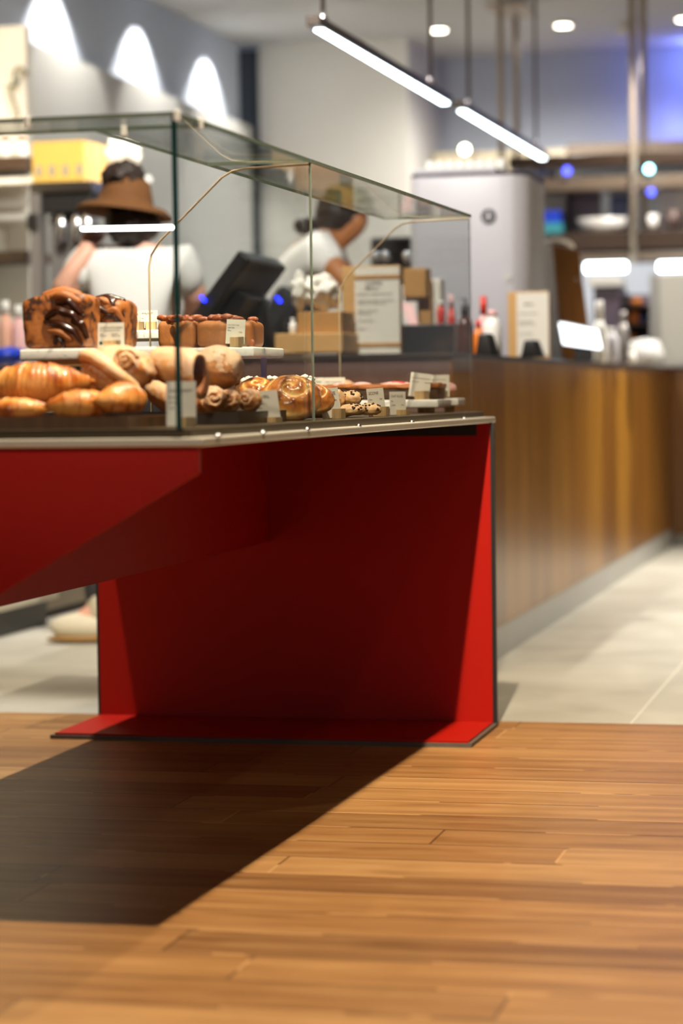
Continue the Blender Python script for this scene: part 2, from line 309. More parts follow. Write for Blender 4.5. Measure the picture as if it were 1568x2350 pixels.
def rootmat(o):
    m = Matrix.LocRotScale(o.location, o.rotation_euler, o.scale)
    return m if o.parent is None else rootmat(o.parent) @ o.matrix_parent_inverse @ m
def join(o, parent):
    o.parent = parent; o.matrix_parent_inverse = rootmat(parent).inverted()
def tag(o, label, cat, group=None, kind=None):
    o['label'] = label; o['category'] = cat
    if group: o['group'] = group
    if kind: o['kind'] = kind
    return o
def thing(name, label, cat, loc=(0, 0, 0), group=None):
    o = bpy.data.objects.new(name, None); C.objects.link(o); o.location = loc; o.empty_display_size = 0.05
    return tag(o, label, cat, group)
def struct(o): o['kind'] = 'structure'; return o
def box(x0, x1, y0, y1, z0, z1): return MB().box(min(x0, x1), max(x0, x1), min(y0, y1), max(y0, y1), min(z0, z1), max(z0, z1))
def text(name, body, size, mat, parent, loc, rot=(PI / 2, 0, 0), align='LEFT', sx=1.0):
    """lettering laid flat, converted to a mesh"""
    cu = bpy.data.curves.new('t', 'FONT'); cu.body = body; cu.size = size; cu.align_x = align; cu.space_line = 1.0; cu.resolution_u = 2; cu.offset = size * 0.012
    tmp = bpy.data.objects.new('t', cu); C.objects.link(tmp); dg = bpy.context.evaluated_depsgraph_get(); dg.update()
    me = bpy.data.meshes.new_from_object(tmp.evaluated_get(dg)); C.objects.unlink(tmp); bpy.data.objects.remove(tmp)
    me.transform(Matrix.Translation(loc) @ Matrix.Rotation(rot[2], 4, 'Z') @ Matrix.Rotation(rot[0], 4, 'X') @ Matrix.Diagonal((sx, 1, 1, 1)))
    me.materials.clear(); me.materials.append(M[mat]); o = bpy.data.objects.new(name, me); C.objects.link(o); join(o, parent); return o
def place(root, loc, rz=0, rx=0, ry=0):
    root.location = loc; root.rotation_euler = (rx, ry, rz); return root
def skin_mesh(name, J, E, mat, parent, sub=2, root=None):
    ks = list(J); me = bpy.data.meshes.new(name); me.from_pydata([tuple(J[k][0]) for k in ks], [(ks.index(a), ks.index(b)) for a, b in E], [])
    o = bpy.data.objects.new(name, me); C.objects.link(o); sm = o.modifiers.new('skin', 'SKIN'); sm.use_smooth_shade = True
    lay = me.skin_vertices[0].data
    for i, k in enumerate(ks):
        r = J[k][1]; lay[i].radius = (r, r) if not isinstance(r, tuple) else r; lay[i].use_root = (k == (root or ks[0]))
    ss = o.modifiers.new('sub', 'SUBSURF'); ss.levels = sub; ss.render_levels = sub
    dg = bpy.context.evaluated_depsgraph_get(); dg.update(); nm = bpy.data.meshes.new_from_object(o.evaluated_get(dg)); o.modifiers.clear(); o.data = nm
    nm.materials.clear(); nm.materials.append(M[mat]); nm.polygons.foreach_set('use_smooth', [True] * len(nm.polygons)); join(o, parent); return o
def blob(name, mat, parent, c, s, amp=0.06, fr=3.0, seed=0, sub=4, flat=None, attr=True, rot=None):
    bm = bmesh.new(); bmesh.ops.create_icosphere(bm, subdivisions=sub, radius=1.0); vs = []; at_ = []; sv = Vector((seed * 3.7, seed * 1.3, seed * 2.1))
    for v in bm.verts:
        n = noise.fractal(v.co * fr + sv, 0.8, 2.0, 4); k = 1 + amp * n; p = Vector((v.co.x * s[0] * k, v.co.y * s[1] * k, v.co.z * s[2] * k))
        if flat is not None and p.z < -s[2] * flat: p.z = -s[2] * flat + (p.z + s[2] * flat) * 0.1
        if rot is not None: p = rot @ p
        vs.append(p + Vector(c)); at_.append(max(0, min(1, 0.5 + n)))
    m = MB().add(vs, [tuple(q.index for q in f.verts) for f in bm.faces]); bm.free()
    return m.build(name, mat, parent, smooth=True, attr=at_ if attr else None)

# ================================================================== SETTING
CZ = 2.9
YT = 5.75
struct(box(-5, 4.6, -4.2, YT, -0.05, 0).build('floor', 'floor'))
struct(box(-5, 4.6, YT, 16, -0.05, 0).build('floor.001', 'tile'))
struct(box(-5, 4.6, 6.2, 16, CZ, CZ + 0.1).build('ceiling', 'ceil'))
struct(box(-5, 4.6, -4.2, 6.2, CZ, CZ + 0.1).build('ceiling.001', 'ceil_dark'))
struct(box(-4.2, -4.0, 9.72, 14.15, 0, CZ).build('wall_left', 'wall_grey'))
struct(box(-4.0, -3.92, 9.72, 14.12, 0, 2.395).build('wall_left.001', 'wall_tile'))
struct(box(-4.2, -3.92, -4.2, 9.72, 0, CZ).build('wall_left.002', 'wall_cream'))
pl = at(610, 100, 14.25).x; pr = at(935, 110, 14.25).x
struct(box(-4.2, pl - 0.02, 14.45, 14.6, 0, CZ).build('wall_back', 'recess'))
struct(box(pl, pr, 14.25, 15.3, 0, CZ).build('wall_back.001', 'wall_white'))
struct(box(pl - 0.055, pl, 14.28, 14.45, 0, CZ).build('trim_1', 'wall_white'))
struct(box(pr, 4.6, 15.2, 15.35, 0, CZ).build('wall_back.002', 'wall_blue'))
struct(box(4.5, 4.65, -4.2, 15.3, 0, CZ).build('wall_right', 'wall_room'))
fw = MB(); fw.box(-4.2, -2.7, -4.25, -4.1, 0, CZ); fw.box(1.5, 4.6, -4.25, -4.1, 0, CZ); fw.box(-2.7, 1.5, -4.25, -4.1, 0, 0.4); fw.box(-2.7, 1.5, -4.25, -4.1, 2.6, CZ)
struct(fw.build('wall_front', 'wall_room'))
struct(box(-2.7, 1.5, -4.19, -4.18, 0.4, 2.6).build('window_1', 'glass'))

# ================================================================== RED STAND + GLASS CASE
ZB, ZL, ZT = 0.722, 0.7355, 0.7485      # underside of ledge, top of ledge, top of case floor
X1, X0, YP, YF = -0.994, -1.975, 5.65, 5.32
st = thing('display_stand', 'angular red lacquered stand with black edges carrying the glass pastry case', 'display stand', (-1.5, 5.5, 0))
box(X0 - 0.008, X1 + 0.008, YP, YP + 0.014, 0.002, ZB).build('back_panel', 'black_edge', st)
box(X0, X1 - 0.001, YP - 0.004, YP - 0.0002, 0.014, ZB - 0.001).build('red_facing', 'red', st)['label'] = 'glossy red upright facing'
box(X0 - 0.01, X1 + 0.009, YF - 0.006, YP + 0.014, 0.0, 0.009).build('foot_plate', 'ply', st)['label'] = 'dark plywood foot plate'
box(X0, X1, YF, YP - 0.004, 0.009, 0.0135).build('foot_facing', 'red', st)['label'] = 'red top of the foot plate'
box(-1.80, X1 - 0.032, YP - 0.0065, YP - 0.004, 0.692, ZB - 0.001).build('slot', 'black', st)['label'] = 'black slot under the case'
box(-1.56, -1.54, 3.452, YP - 0.004, 0.44, ZB - 0.002).build('fin', 'red', st)['label'] = 'long red fin below the case'
g = MB().prism([(-1.043, 3.44, ZB - 0.002), (-1.043, 3.44, 0.683), (-1.475, 3.44, 0.4375), (-1.62, 3.44, 0.4375), (-1.97, 3.44, 0.683), (-1.97, 3.44, ZB - 0.002)], (0, 0.012, 0))
g.build('front_gusset', 'red', st)['label'] = 'red gusset sloping down from the near corner'

gc = thing('pastry_case', 'clear glass pastry case with green edges and bronze ledge on the red stand', 'glass case', (-1.5, 4.5, ZB))
def taper_plate(xn, xf, xl, y0, y1, z0, z1): return MB().hexa([(xl, y0, z0), (xn, y0, z0), (xf, y1, z0), (xl, y1, z0)], [(xl, y0, z1), (xn, y0, z1), (xf, y1, z1), (xl, y1, z1)])
taper_plate(-1.031, -0.990, -1.985, 3.425, 5.70, ZB, ZL).build('ledge', 'steel', gc, bevel=0.0025)['label'] = 'brushed metal ledge'
taper_plate(-1.052, -1.018, -1.965, 3.434, 5.70, ZL, ZT).build('case_floor', 'steel_dark', gc, bevel=0.001)['label'] = 'dark bronze case floor'
taper_plate(-1.06, -1.02, -1.96, 3.455, 5.64, ZB - 0.0015, ZB).build('underside', 'black', gc)['label'] = 'matt black sheet added below the ledge against bounced light'  # hidden black sheet added to cut light bouncing under the case
GX = [-1.0637, -1.0585, -1.040]; gyn = atx(418, 985, GX[0]).y; gym = atx(722, 962, GX[1]).y; gyf = atx(1087, 948, GX[2]).y
Z1 = 1.208; TH = 0.009
def pane(poly, vec, name, thin, edge='edge'):
    m = MB().prism(poly, vec); o = m.build(name, ['glass', edge], gc); ax = Vector(vec).normalized()
    for p in o.data.polygons:
        if abs(p.normal.dot(ax)) < 0.9 and not (name == 'side_pane' and p.normal.y > 0.9): p.material_index = 1
    return o
# side panes (customer side)
def side(y0, y1, xa, xb, e='edge'):
    return pane([(xa, y0, ZT), (xb, y1, ZT), (xb, y1, Z1), (xa, y0, Z1)], (-TH if e == 'edge' else -0.005, 0, 0), 'side_pane', 'x', e)
side(gyn, gym - 0.003, GX[0], GX[1]); side(gym + 0.003, gyf, GX[1], GX[2], 'edge_pale')
pane([(-1.96, gyn + 0.002, ZT), (GX[0] - TH, gyn + 0.002, ZT), (GX[0] - TH, gyn + 0.002, Z1), (-1.96, gyn + 0.002, Z1)], (0, 0.008, 0), 'front_pane', 'y', 'edge_pale')
# top panes
pane([(-1.96, gyn + 0.002, Z1), (GX[0], gyn + 0.002, Z1), (GX[0], gyn + 0.17, Z1), (-1.96, gyn + 0.17, Z1)], (0, 0, 0.006), 'top_pane', 'z', 'edge_pale')
pane([(-1.25, gyn + 0.173, Z1), (GX[0], gyn + 0.173, Z1), (GX[1], gym - 0.001, Z1), (-1.25, gym - 0.001, Z1)], (0, 0, 0.006), 'top_pane', 'z', 'edge_pale')
pane([(-1.25, gym + 0.001, Z1), (GX[1], gym + 0.001, Z1), (GX[2], gyf, Z1), (-1.25, gyf, Z1)], (0, 0, 0.006), 'top_pane', 'z', 'edge_pale')
# cross partitions with clipped back corner
for y, xr in ((gym, GX[1] - 0.004), (gyf - 0.004, GX[2] - 0.006)):
    prof = [(xr, ZT), (-1.365, ZT), (-1.365, 1.03), (-1.36, 1.052), (-1.345, 1.075), (-1.225, 1.187), (-1.205, 1.198), (-1.18, 1.202), (xr, 1.205)]
    pane([(x, y, z) for x, z in prof], (0, 0.009, 0), 'partition', 'y', 'edge_lit_tan')
    MB().tube([(x, y + 0.0045, z) for x, z in prof[1:]], 0.0019, 8).build('edge_glint_rod', 'edge_lit_tan', gc, smooth=True)  # rod added along the edge, bright tan stands for caught light
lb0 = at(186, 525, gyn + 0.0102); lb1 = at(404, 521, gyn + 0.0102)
MB().hexa([(lb0.x, lb0.y, lb0.z - 0.0018), (lb1.x, lb1.y, lb1.z - 0.0018), (lb1.x, lb1.y + 0.012, lb1.z - 0.0018), (lb0.x, lb0.y + 0.012, lb0.z - 0.0018)], [(lb0.x, lb0.y, lb0.z + 0.0018), (lb1.x, lb1.y, lb1.z + 0.0018), (lb1.x, lb1.y + 0.012, lb1.z + 0.0018), (lb0.x, lb0.y + 0.012, lb0.z + 0.0018)]).build('edge_glow_bar', 'edge_glow', gc)['label'] = 'glowing white strip for light caught on a glass edge by the front pane'  # glowing strip stands in for a glass edge catching light
for px in (500, 603, 705, 823, 945, 1065):
    p = atx(px, 1000 - (px - 500) * 0.068, -1.03 + 0.02 * (px - 500) / 600); MB().lathe([(0.0001, 0.005), (0.004, 0.004), (0.006, 0.0015), (0.006, 0)], (p.x, p.y, ZL), 10).build('screw', 'chrome', gc, smooth=True)
for x, y in ((-1.295, gyn + 0.004), (GX[0] + 0.001, gyn + 0.003), (GX[0] + 0.001, gyn + 0.12), (-1.20, gyn + 0.168)):
    box(x - 0.006, x + 0.002, y - 0.004, y + 0.006, Z1 - 0.008, Z1 + 0.008).build('glass_clip', 'white_matt', gc, bevel=0.001)

# ================================================================== INSIDE THE CASE
def tray(label, x0, x1, y0, y1, h, mat, group=None):
    t = thing('serving_tray', label, 'tray', ((x0 + x1) / 2, (y0 + y1) / 2, ZT)); box(x0, x1, y0, y1, ZT, ZT + 0.005).build('tray_base', mat, t)
    m = MB()
    for a in ((x0, x1, y0, y0 + 0.006), (x0, x1, y1 - 0.006, y1), (x0, x0 + 0.006, y0 + 0.006, y1 - 0.006), (x1 - 0.006, x1, y0 + 0.006, y1 - 0.006)): m.box(*a, ZT + 0.005, ZT + h)
    m.build('tray_rim', mat, t); return t
tray('dark brown wooden tray under the golden croissants', -1.72, -1.172, 3.50, 3.79, 0.0185, 'tray_wood')
tray('black tray under the sugared rolls beside the glass', -1.62, -1.098, 3.85, 4.16, 0.0205, 'tray_black')
TZ = ZT + 0.005

def croissant(label, px, py, Y, wpx, hpx, rz, bend=1.0, seg=4, seed=1, rx=0.0, group=None):
    c = at(px, py, Y); s = ppm(c); L = wpx / s; R = hpx / s / 2
    root = thing('croissant', label, 'croissant', (0, 0, 0), 'golden croissants on the wooden tray'); N, K = 168, 30; rings = []; at_ = []; Rc = L / 2 / math.sin(bend) if bend > 0.05 else 1e3
    for i in range(N + 1):
        t = -1 + 2 * i / N; a = t * bend; sp = Vector((Rc * math.sin(a), Rc * (1 - math.cos(a)) - Rc * (1 - math.cos(bend)) * 0.4, 0)); nr = Vector((-math.sin(a), math.cos(a), 0))
        ring = []
        for k in range(K):
            th = 2 * PI * k / K; ph = (abs(t) * seg * 1.05 + (0.10 * math.sin(th + seed) + 0.09 * (th % (2 * PI) - PI)) * (1 if t > 0 else -1) + 0.35 + 0.12 * noise.noise(Vector((t * 3, seed, 0.5)))) % 1.0
            r = R * max(0.10, math.cos(t * PI / 2) ** 0.75 * 0.98); step = (1 - ph); r *= 0.92 + 0.09 * step ** 2.2 + 0.008 * math.sin(ph * 2 * PI * 4) + 0.02 * noise.noise(Vector((t * 9, math.cos(th) * 2, seed)))
            nz = noise.fractal(sp * 38 + Vector((math.cos(th), math.sin(th), seed * 3.3)) * 0.9, 0.9, 2, 3); r *= 1 + 0.09 * nz
            z = r * math.sin(th) * 0.95
            if z < -0.6 * R: z = -0.6 * R + (z + 0.6 * R) * 0.15
            ring.append(sp + nr * r * math.cos(th) + Vector((0, 0, z)))
            at_.append(max(0, min(1, 0.34 * step + 0.36 * max(0, math.sin(th)) + 1.15 * nz + 0.02 + 0.16 * math.sin(ph * 2 * PI * 4 + 1.5 * nz))))
        rings.append(ring)
    MB().loft(rings).build('crust', 'croissant', root, smooth=True, attr=at_); return place(root, c, rz, rx)

def swirl(name, label, cat, px, py, Y, rpx, H, turns, mat, rot, group=None, rim=1.0, seed=0, sy=1.0):
    """coiled bun: spiral ridges on a domed disc; rot turns its axis"""
    c = at(px, py, Y); R = rpx / ppm(c); Hh = H * R; root = thing(name, label, cat, (0, 0, 0), group); NR, NA = 30, 64; vs = []; at_ = []; rings = []
    for i in range(NR + 1):
        q = i / NR; ring = []
        for k in range(NA):
            a = 2 * PI * k / NA; ph = (turns * q - a / (2 * PI)) % 1.0; ridge = math.sin(ph * PI) ** 0.6 if q > 0.04 else 0.5
            nz = noise.fractal(Vector((q * 3 * math.cos(a), q * 3 * math.sin(a), seed + 0.5)), 0.9, 2, 3)
            z = Hh * (1 - q ** 3 * 0.55) + Hh * 0.17 * ridge * min(1, 1.4 - q) + 0.05 * Hh * nz; rr = R * q * (1 + 0.04 * nz)
            ring.append(Vector((rr * math.cos(a), rr * math.sin(a) * sy, z))); at_.append(max(0, min(1, ridge * 0.95 + nz * 0.35)))
        rings.append(ring)
    for q, zz in ((1.05, 0.3), (1.03, 0.12), (0.92, 0.0), (0.4, 0.0)):
        ring = []
        for k in range(NA):
            a = 2 * PI * k / NA; nz = noise.fractal(Vector((3 * math.cos(a), 3 * math.sin(a), seed + 0.5)), 0.9, 2, 3); rr = R * q * (1 + 0.04 * nz); ring.append(Vector((rr * math.cos(a), rr * math.sin(a) * sy, Hh * zz))); at_.append(max(0, min(1, 0.35 + nz * 0.4)))
        rings.append(ring)
    MB().loft(rings).build('coil', mat, root, smooth=True, attr=at_); root.location = c; root.rotation_euler = rot; return root

# --- golden croissants on the wooden tray
croissant('large glossy croissant lying across the others on the wooden tray', 88, 880, 3.64, 245, 114, 0.10, 0.8, 3, 1, 0.12)
croissant('small croissant in the front row behind the tray rim', 186, 930, 3.56, 165, 84, 0.75, 0.8, 3, 2)
croissant('croissant with a rounded back standing between the small croissant and the white card', 276, 918, 3.58, 150, 92, 1.15, 0.7, 3, 4)
croissant('croissant half hidden underneath the large croissant', 40, 938, 3.57, 170, 60, -0.15, 0.8, 3, 5)
croissant('croissant tip showing behind the large croissant', 225, 885, 3.74, 120, 50, 0.3, 0.8, 3, 7)
croissant('croissant in shade at the tray back', 60, 905, 3.72, 150, 70, 0.3, 0.7, 3, 8)

# --- sugared rolls
def knot(label, px, py, Y, spx, seed):
    c = at(px, py, Y); s = spx / ppm(c); root = thing('knotted_roll', label, 'pastry', c, 'sugared rolls on the black tray')
    blob('body', 'roll', root, c, (0.52 * s, 0.36 * s, 0.33 * s), 0.10, 2.4, seed, 4)
    pts = [c + Vector((-0.46 * s, -0.14 * s, 0.16 * s)), c + Vector((-0.30 * s, -0.30 * s, 0.24 * s)), c + Vector((-0.05 * s, -0.38 * s, 0.10 * s)), c + Vector((0.18 * s, -0.38 * s, -0.10 * s)), c + Vector((0.40 * s, -0.24 * s, -0.26 * s))]
    o = MB().tube(pts, [0.10 * s, 0.13 * s, 0.135 * s, 0.125 * s, 0.07 * s], 14, 0.8).build('dough_band', 'roll', root, smooth=True, sub=1)
    a = o.data.attributes.new('crust', 'FLOAT', 'POINT'); a.data.foreach_set('value', [0.25] * len(o.data.vertices))
    m = MB(); sp = [c + Vector((0.22 * s + 0.17 * s * (1 - k / 40) * math.cos(k * 0.33), -0.33 * s - 0.05 * s * k / 40, 0.14 * s + 0.15 * s * (1 - k / 40) * math.sin(k * 0.33))) for k in range(38)]
    m.tube(sp, [0.035 * s] * 38, 8); o = m.build('dough_coil', 'roll', root, smooth=True)
    a = o.data.attributes.new('crust', 'FLOAT', 'POINT'); a.data.foreach_set('value', [0.15] * len(o.data.vertices)); return root
knot('sugared knotted roll with a diagonal dough band and coiled end', 270, 850, 3.74, 172, 3)

def horn(label, px, py, Y, lpx, rpx, rz, ry, seed, hollow=True, group='sugared rolls on the black tray'):
    """rolled dough horn, wide open mouth towards +X local"""
    c = at(px, py, Y); s = ppm(c); L = lpx / s; R = rpx / s; root = thing('dough_horn', label, 'pastry', (0, 0, 0), group); rings = []; at_ = []; K = 36
    prof = [(-0.5, 0.10), (-0.48, 0.35), (-0.40, 0.58), (-0.25, 0.76), (0, 0.9), (0.2, 0.97), (0.38, 1.0), (0.48, 0.98), (0.51, 0.92), (0.49, 0.83)]
    for i, (x, q) in enumerate(prof):
        ring = []
        for k in range(K):
            a = 2 * PI * k / K; nz = noise.fractal(Vector((x * 4, math.cos(a) * 1.5 + seed, math.sin(a) * 1.5)), 0.9, 2, 3); rg = 1 + 0.05 * math.sin(3 * PI * x + a) + 0.05 * nz
            ring.append(Vector((x * L - 0.12 * L * math.cos(a) * (1 if x > 0.3 else 0), R * q * rg * math.sin(a) * 0.82, R * q * rg * math.cos(a)))); at_.append(max(0, min(1, 0.35 + 0.7 * nz)))
        rings.append(ring)
    MB().loft(rings, cap=False).build('crust', 'roll', root, smooth=True, attr=at_)
    inn = []
    for x, q in ((0.49, 0.83), (0.40, 0.78), (0.25, 0.68), (0.05, 0.5), (-0.1, 0.2)): inn.append([Vector((x * L - 0.12 * L * math.cos(2 * PI * k / K) * (1 if x > 0.3 else 0.4), R * q * math.sin(2 * PI * k / K) * 0.82, R * q * math.cos(2 * PI * k / K))) for k in range(K)])
    MB().loft(inn, cap=False).build('hollow', 'tube_in', root, smooth=True)['label'] = 'darker hollow mouth of the horn'
    root.location = c; root.rotation_euler = (0, ry, rz); return root
horn('open dough horn behind the corner glass edge, hollow mouth towards the big boule', 402, 842, 3.80, 140, 52, -0.2, 0.3, 2)
b1 = thing('boule', 'round flour dusted boule resting on the rolls by the glass', 'bread', at(500, 845, 4.0)); blob('crust', 'boule', b1, b1.location, (0.045, 0.046, 0.039), 0.05, 1.8, 5, 5)
horn('pale dough horn standing behind the corner card', 385, 914, 3.87, 125, 36, -0.2, 0.5, 6)
swirl('coiled_roll', 'sugared coiled roll just behind the black tray rim', 'pastry', 486, 925, 3.94, 36, 1.1, 2.2, 'roll', (1.25, 0.35, 0.3), 'sugared rolls on the black tray', seed=2)
swirl('coiled_roll', 'dark centred coiled roll below the boule', 'pastry', 528, 922, 3.96, 26, 1.2, 2.0, 'roll', (1.35, 0.2, 0.1), 'sugared rolls on the black tray', seed=3)
swirl('coiled_roll', 'upright coiled roll at the tray end showing its spiral', 'pastry', 578, 920, 4.0, 26, 1.6, 2.2, 'roll', (1.45, 0.1, -0.1), 'sugared rolls on the black tray', seed=4)
horn('sugared horn lying between the corner card and the coiled roll', 455, 921, 3.93, 80, 30, 0.3, 0.5, 9)
swirl('glazed_bun', 'orange glazed bun rim peeping behind the coiled roll', 'bun', 590, 895, 4.33, 40, 0.5, 2.0, 'bun', (0.5, 0.0, 0.2), None, seed=6)
swirl('glazed_bun', 'big glossy swirl bun with baked cheese centre beside the glass joint', 'bun', 668, 925, 4.315, 66, 0.75, 1.8, 'bun', (0.72, 0.12, 0.15), None, seed=7)
swirl('glazed_bun', 'dim glazed bun behind the glass joint next to the big swirl bun', 'bun', 722, 925, 4.44, 44, 0.8, 1.8, 'bun', (0.7, 0.1, 0.2), None, seed=8)
# --- plates under buns and cookies
def plate(label, c, r, mat, rimmat):
    t = thing('round_plate', label, 'plate', c); MB().lathe([(0.0001, 0.0), (r * 0.6, 0.0), (r, 0.008), (r, 0.0105), (r * 0.6, 0.003), (0.0001, 0.003)], c, 40).build('dish', mat, t, smooth=True)
    pts = [Vector(c) + Vector((r * math.cos(k * PI / 24), r * math.sin(k * PI / 24), 0.0098)) for k in range(49)]; MB().tube(pts, 0.0012, 6).build('rim', rimmat, t, smooth=True); return t
pb = atx(690, 962, -1.17); plate('shallow blue plate under the glazed buns', (pb.x - 0.035, 4.38, ZT), 0.10, 'blue', 'white')
pc = atx(815, 955, -1.17); plate('shallow black plate with a pale rim under the chocolate chip scones', (pc.x - 0.01, 4.74, ZT), 0.085, 'black', 'white')

def scone(label, px, py, Y, wpx, hpx, seed, chips=14):
    c = at(px, py, Y); s = ppm(c); a = wpx / s / 2; h = hpx / s / 2; root = thing('chocolate_chip_scone', label, 'scone', c, 'chocolate chip scones on the black plate'); cm = blob('crumb', 'cookie', root, c, (a, a * 0.8, h), 0.08, 2.5, seed, 4, 0.8)
    rr = random.Random(seed)
    for k in range(chips):
        th = rr.uniform(-2.6, 0.4); ph = rr.uniform(-0.1, 1.3); d = Vector((math.cos(th) * math.cos(ph), math.sin(th) * math.cos(ph), math.sin(ph))); p = c + Vector((d.x * a, d.y * a * 0.8, d.z * h)) * 1.0
        blob('chip', 'chip', cm, p, (0.003, 0.003, 0.0026), 0.1, 2, k, 1, None, False)
    return root
scone('chocolate chip scone leaning on top of the others', 805, 914, 4.74, 56, 36, 1, 16)
scone('sugar dusted chip scone at the plate front beside its card', 808, 941, 4.69, 62, 30, 2)
scone('chip scone behind the narrow card on the black plate', 850, 940, 4.79, 52, 30, 3)
scone('plain looking brown scone behind the tall card at the glass joint', 772, 916, 4.72, 44, 46, 4, 4)
# --- crumb cake at the back
cc = thing('crumb_cake', 'slab cake topped with white sugar crumbs behind the boule', 'cake', at(630, 880, 4.75))
p0 = at(560, 880, 4.75); p1 = at(700, 880, 4.75); z0 = at(630, 905, 4.75).z; z1_ = at(630, 876, 4.75).z
cbm = box(p0.x, p1.x, 4.68, 4.84, z0, z1_).build('cake_base', 'crumb_cake', cc, bevel=0.004)
cr = random.Random(3)
for k in range(70):
    r_ = cr.uniform(0.004, 0.008); blob('crumb', 'crumb', cbm, (cr.uniform(p0.x, p1.x), cr.uniform(4.675, 4.845), z1_ + cr.uniform(0, 0.009)), (r_, r_, r_ * 0.8), 0.15, 2, k, 1, None, False)

# --- marble slabs on stands
def slab(label, x0, x1, y0, y1, zt, th, legs, base_tan=False, legmat='white_matt'):
    t = thing('marble_slab', label, 'marble slab', ((x0 + x1) / 2, (y0 + y1) / 2, zt - th)); box(x0, x1, y0, y1, zt - th, zt).build('slab', 'marble', t, bevel=0.0035, seg=3)
    if base_tan: box(x0 + 0.025, x1 - 0.03, y0 + 0.02, y1 - 0.02, zt - th - 0.011, zt - th).build('under_board', 'tan', t)
    for lx, ly, r in legs: MB().lathe([(r, 0), (r, zt - th - (0.011 if base_tan else 0) - ZT)], (lx, ly, ZT), 14).build('leg', legmat, t, smooth=True)
    return t
s1l = at(44, 812, 3.86); s1r = at(372, 800, 3.86); S1 = at(200, 799, 3.86).z
s1t = (at(175, 850, 3.98).x, 3.98)
slab('raised marble slab carrying the two chocolate babka loaves', s1l.x, s1r.x - 0.003, 3.86, 4.10, S1, 0.0185, [(s1t[0], 4.0, 0.006), (s1l.x + 0.05, 4.06, 0.006), (s1r.x - 0.04, 4.06, 0.006)], True)
S2 = at(500, 797, 4.30).z; a2 = at(358, 810, 4.30).x; b2 = at(582, 810, 4.30).x
slab('raised marble slab carrying the pecan loaf slices', a2, b2, 4.30, 4.52, S2, 0.019, [(a2 + 0.03, 4.44, 0.006), (b2 - 0.03, 4.48, 0.006)])
S3 = at(320, 757, 4.62).z; a3 = at(293, 770, 4.62).x; b3 = at(366, 770, 4.62).x
slab('small high marble slab behind the babka holding two white cards', a3 - 0.14, b3, 4.62, 4.82, S3, 0.019, [(a3 - 0.1, 4.72, 0.006), (b3 - 0.03, 4.76, 0.006)])
B1 = at(900, 918, 5.36).z; c1 = at(735, 925, 5.36).x; d1 = at(1006, 925, 5.36).x
slab('low veined marble slab under the dark chocolate loaf', c1, d1, 5.36, 5.52, B1, 0.0185, [(c1 + 0.03, 5.41, 0.012), (d1 - 0.03, 5.41, 0.012), (c1 + 0.03, 5.48, 0.012), (d1 - 0.06, 5.48, 0.012)], legmat='black')
B2 = at(1030, 914, 5.575).z; e2 = at(1052, 925, 5.575).x
slab('low marble slab behind the chocolate loaf holding the pink iced bun', e2 - 0.22, e2, 5.575, 5.665, B2, 0.018, [(e2 - 0.03, 5.62, 0.012), (e2 - 0.19, 5.62, 0.012)], legmat='black')

# --- babka loaves
def babka(label, px0, px1, ptop, Y, zb, depth, seed):
    a = at(px0, ptop, Y); b = at(px1, ptop, Y); c = Vector(((a.x + b.x) / 2, Y + depth / 2, zb)); W = (b.x - a.x); H = a.z - zb; root = thing('babka_loaf', label, 'loaf', c, 'chocolate babka loaves on the marble slab')
    bm = bmesh.new(); bmesh.ops.create_cube(bm, size=2); bmesh.ops.subdivide_edges(bm, edges=bm.edges[:], cuts=14, use_grid_fill=True); vs = []; at_ = []
    for v in bm.verts:
        q = v.co.copy(); k = 9.0; nrm = (abs(q.x) ** k + abs(q.y) ** k + abs(q.z) ** k) ** (1 / k); q /= nrm; n = noise.fractal(q * 1.6 + Vector((seed, 0, 0)), 0.8, 2, 4)
        zz = (q.z + 1) / 2; top = 1 + (0.13 * math.cos(q.x * 1.3 - 0.35) - 0.1) * (zz ** 3)
        vs.append(c + Vector((q.x * W / 2 * (0.94 + 0.08 * zz) * (1 + 0.03 * n), q.y * depth / 2 * (1 + 0.03 * n), zz * H * top * (1 + 0.03 * n)))); at_.append(0.5)
    MB().add(vs, [tuple(x.index for x in f.verts) for f in bm.faces]).build('loaf', 'babka', root, smooth=True, attr=at_); bm.free()
    def strand(pts, r, mat='choc'):
        q = [c + Vector((p[0] * W / 2, -depth / 2 + p[1] * depth, p[2] * H)) for p in pts]; q2 = []
        for i in range(len(q) - 1):
            for k in range(5): q2.append(q[i].lerp(q[i + 1], k / 5))
        q2.append(q[-1]); n = len(q2)
        MB().tube(q2, [r * W * (0.45 + 0.55 * math.sin(PI * (i + 1) / (n + 1))) * (1 + 0.22 * noise.noise(q2[i] * 90)) for i in range(n)], 12, 0.8).build('twisted_strand', mat, root, smooth=True, sub=1)
    return root, strand
r1, s_ = babka('tall chocolate babka loaf with glossy twisted braid, cut end showing golden crust', 46, 196, 676, 3.87, S1, 0.085, 1.0)
s_([(-0.1, 0.1, 0.93), (0.35, -0.02, 0.98), (0.85, 0.06, 0.82)], 0.10, 'choc_top'); s_([(-0.25, 0.02, 0.55), (0.15, -0.06, 0.72), (0.65, -0.04, 0.62), (1.0, 0.0, 0.25)], 0.085); s_([(-0.3, 0.0, 0.50), (0.2, -0.06, 0.46), (0.65, -0.04, 0.32), (0.9, 0, 0.04)], 0.07, 'choc'); s_([(0.1, -0.02, 0.82), (0.5, -0.05, 0.88), (0.95, 0, 0.6)], 0.075, 'choc')
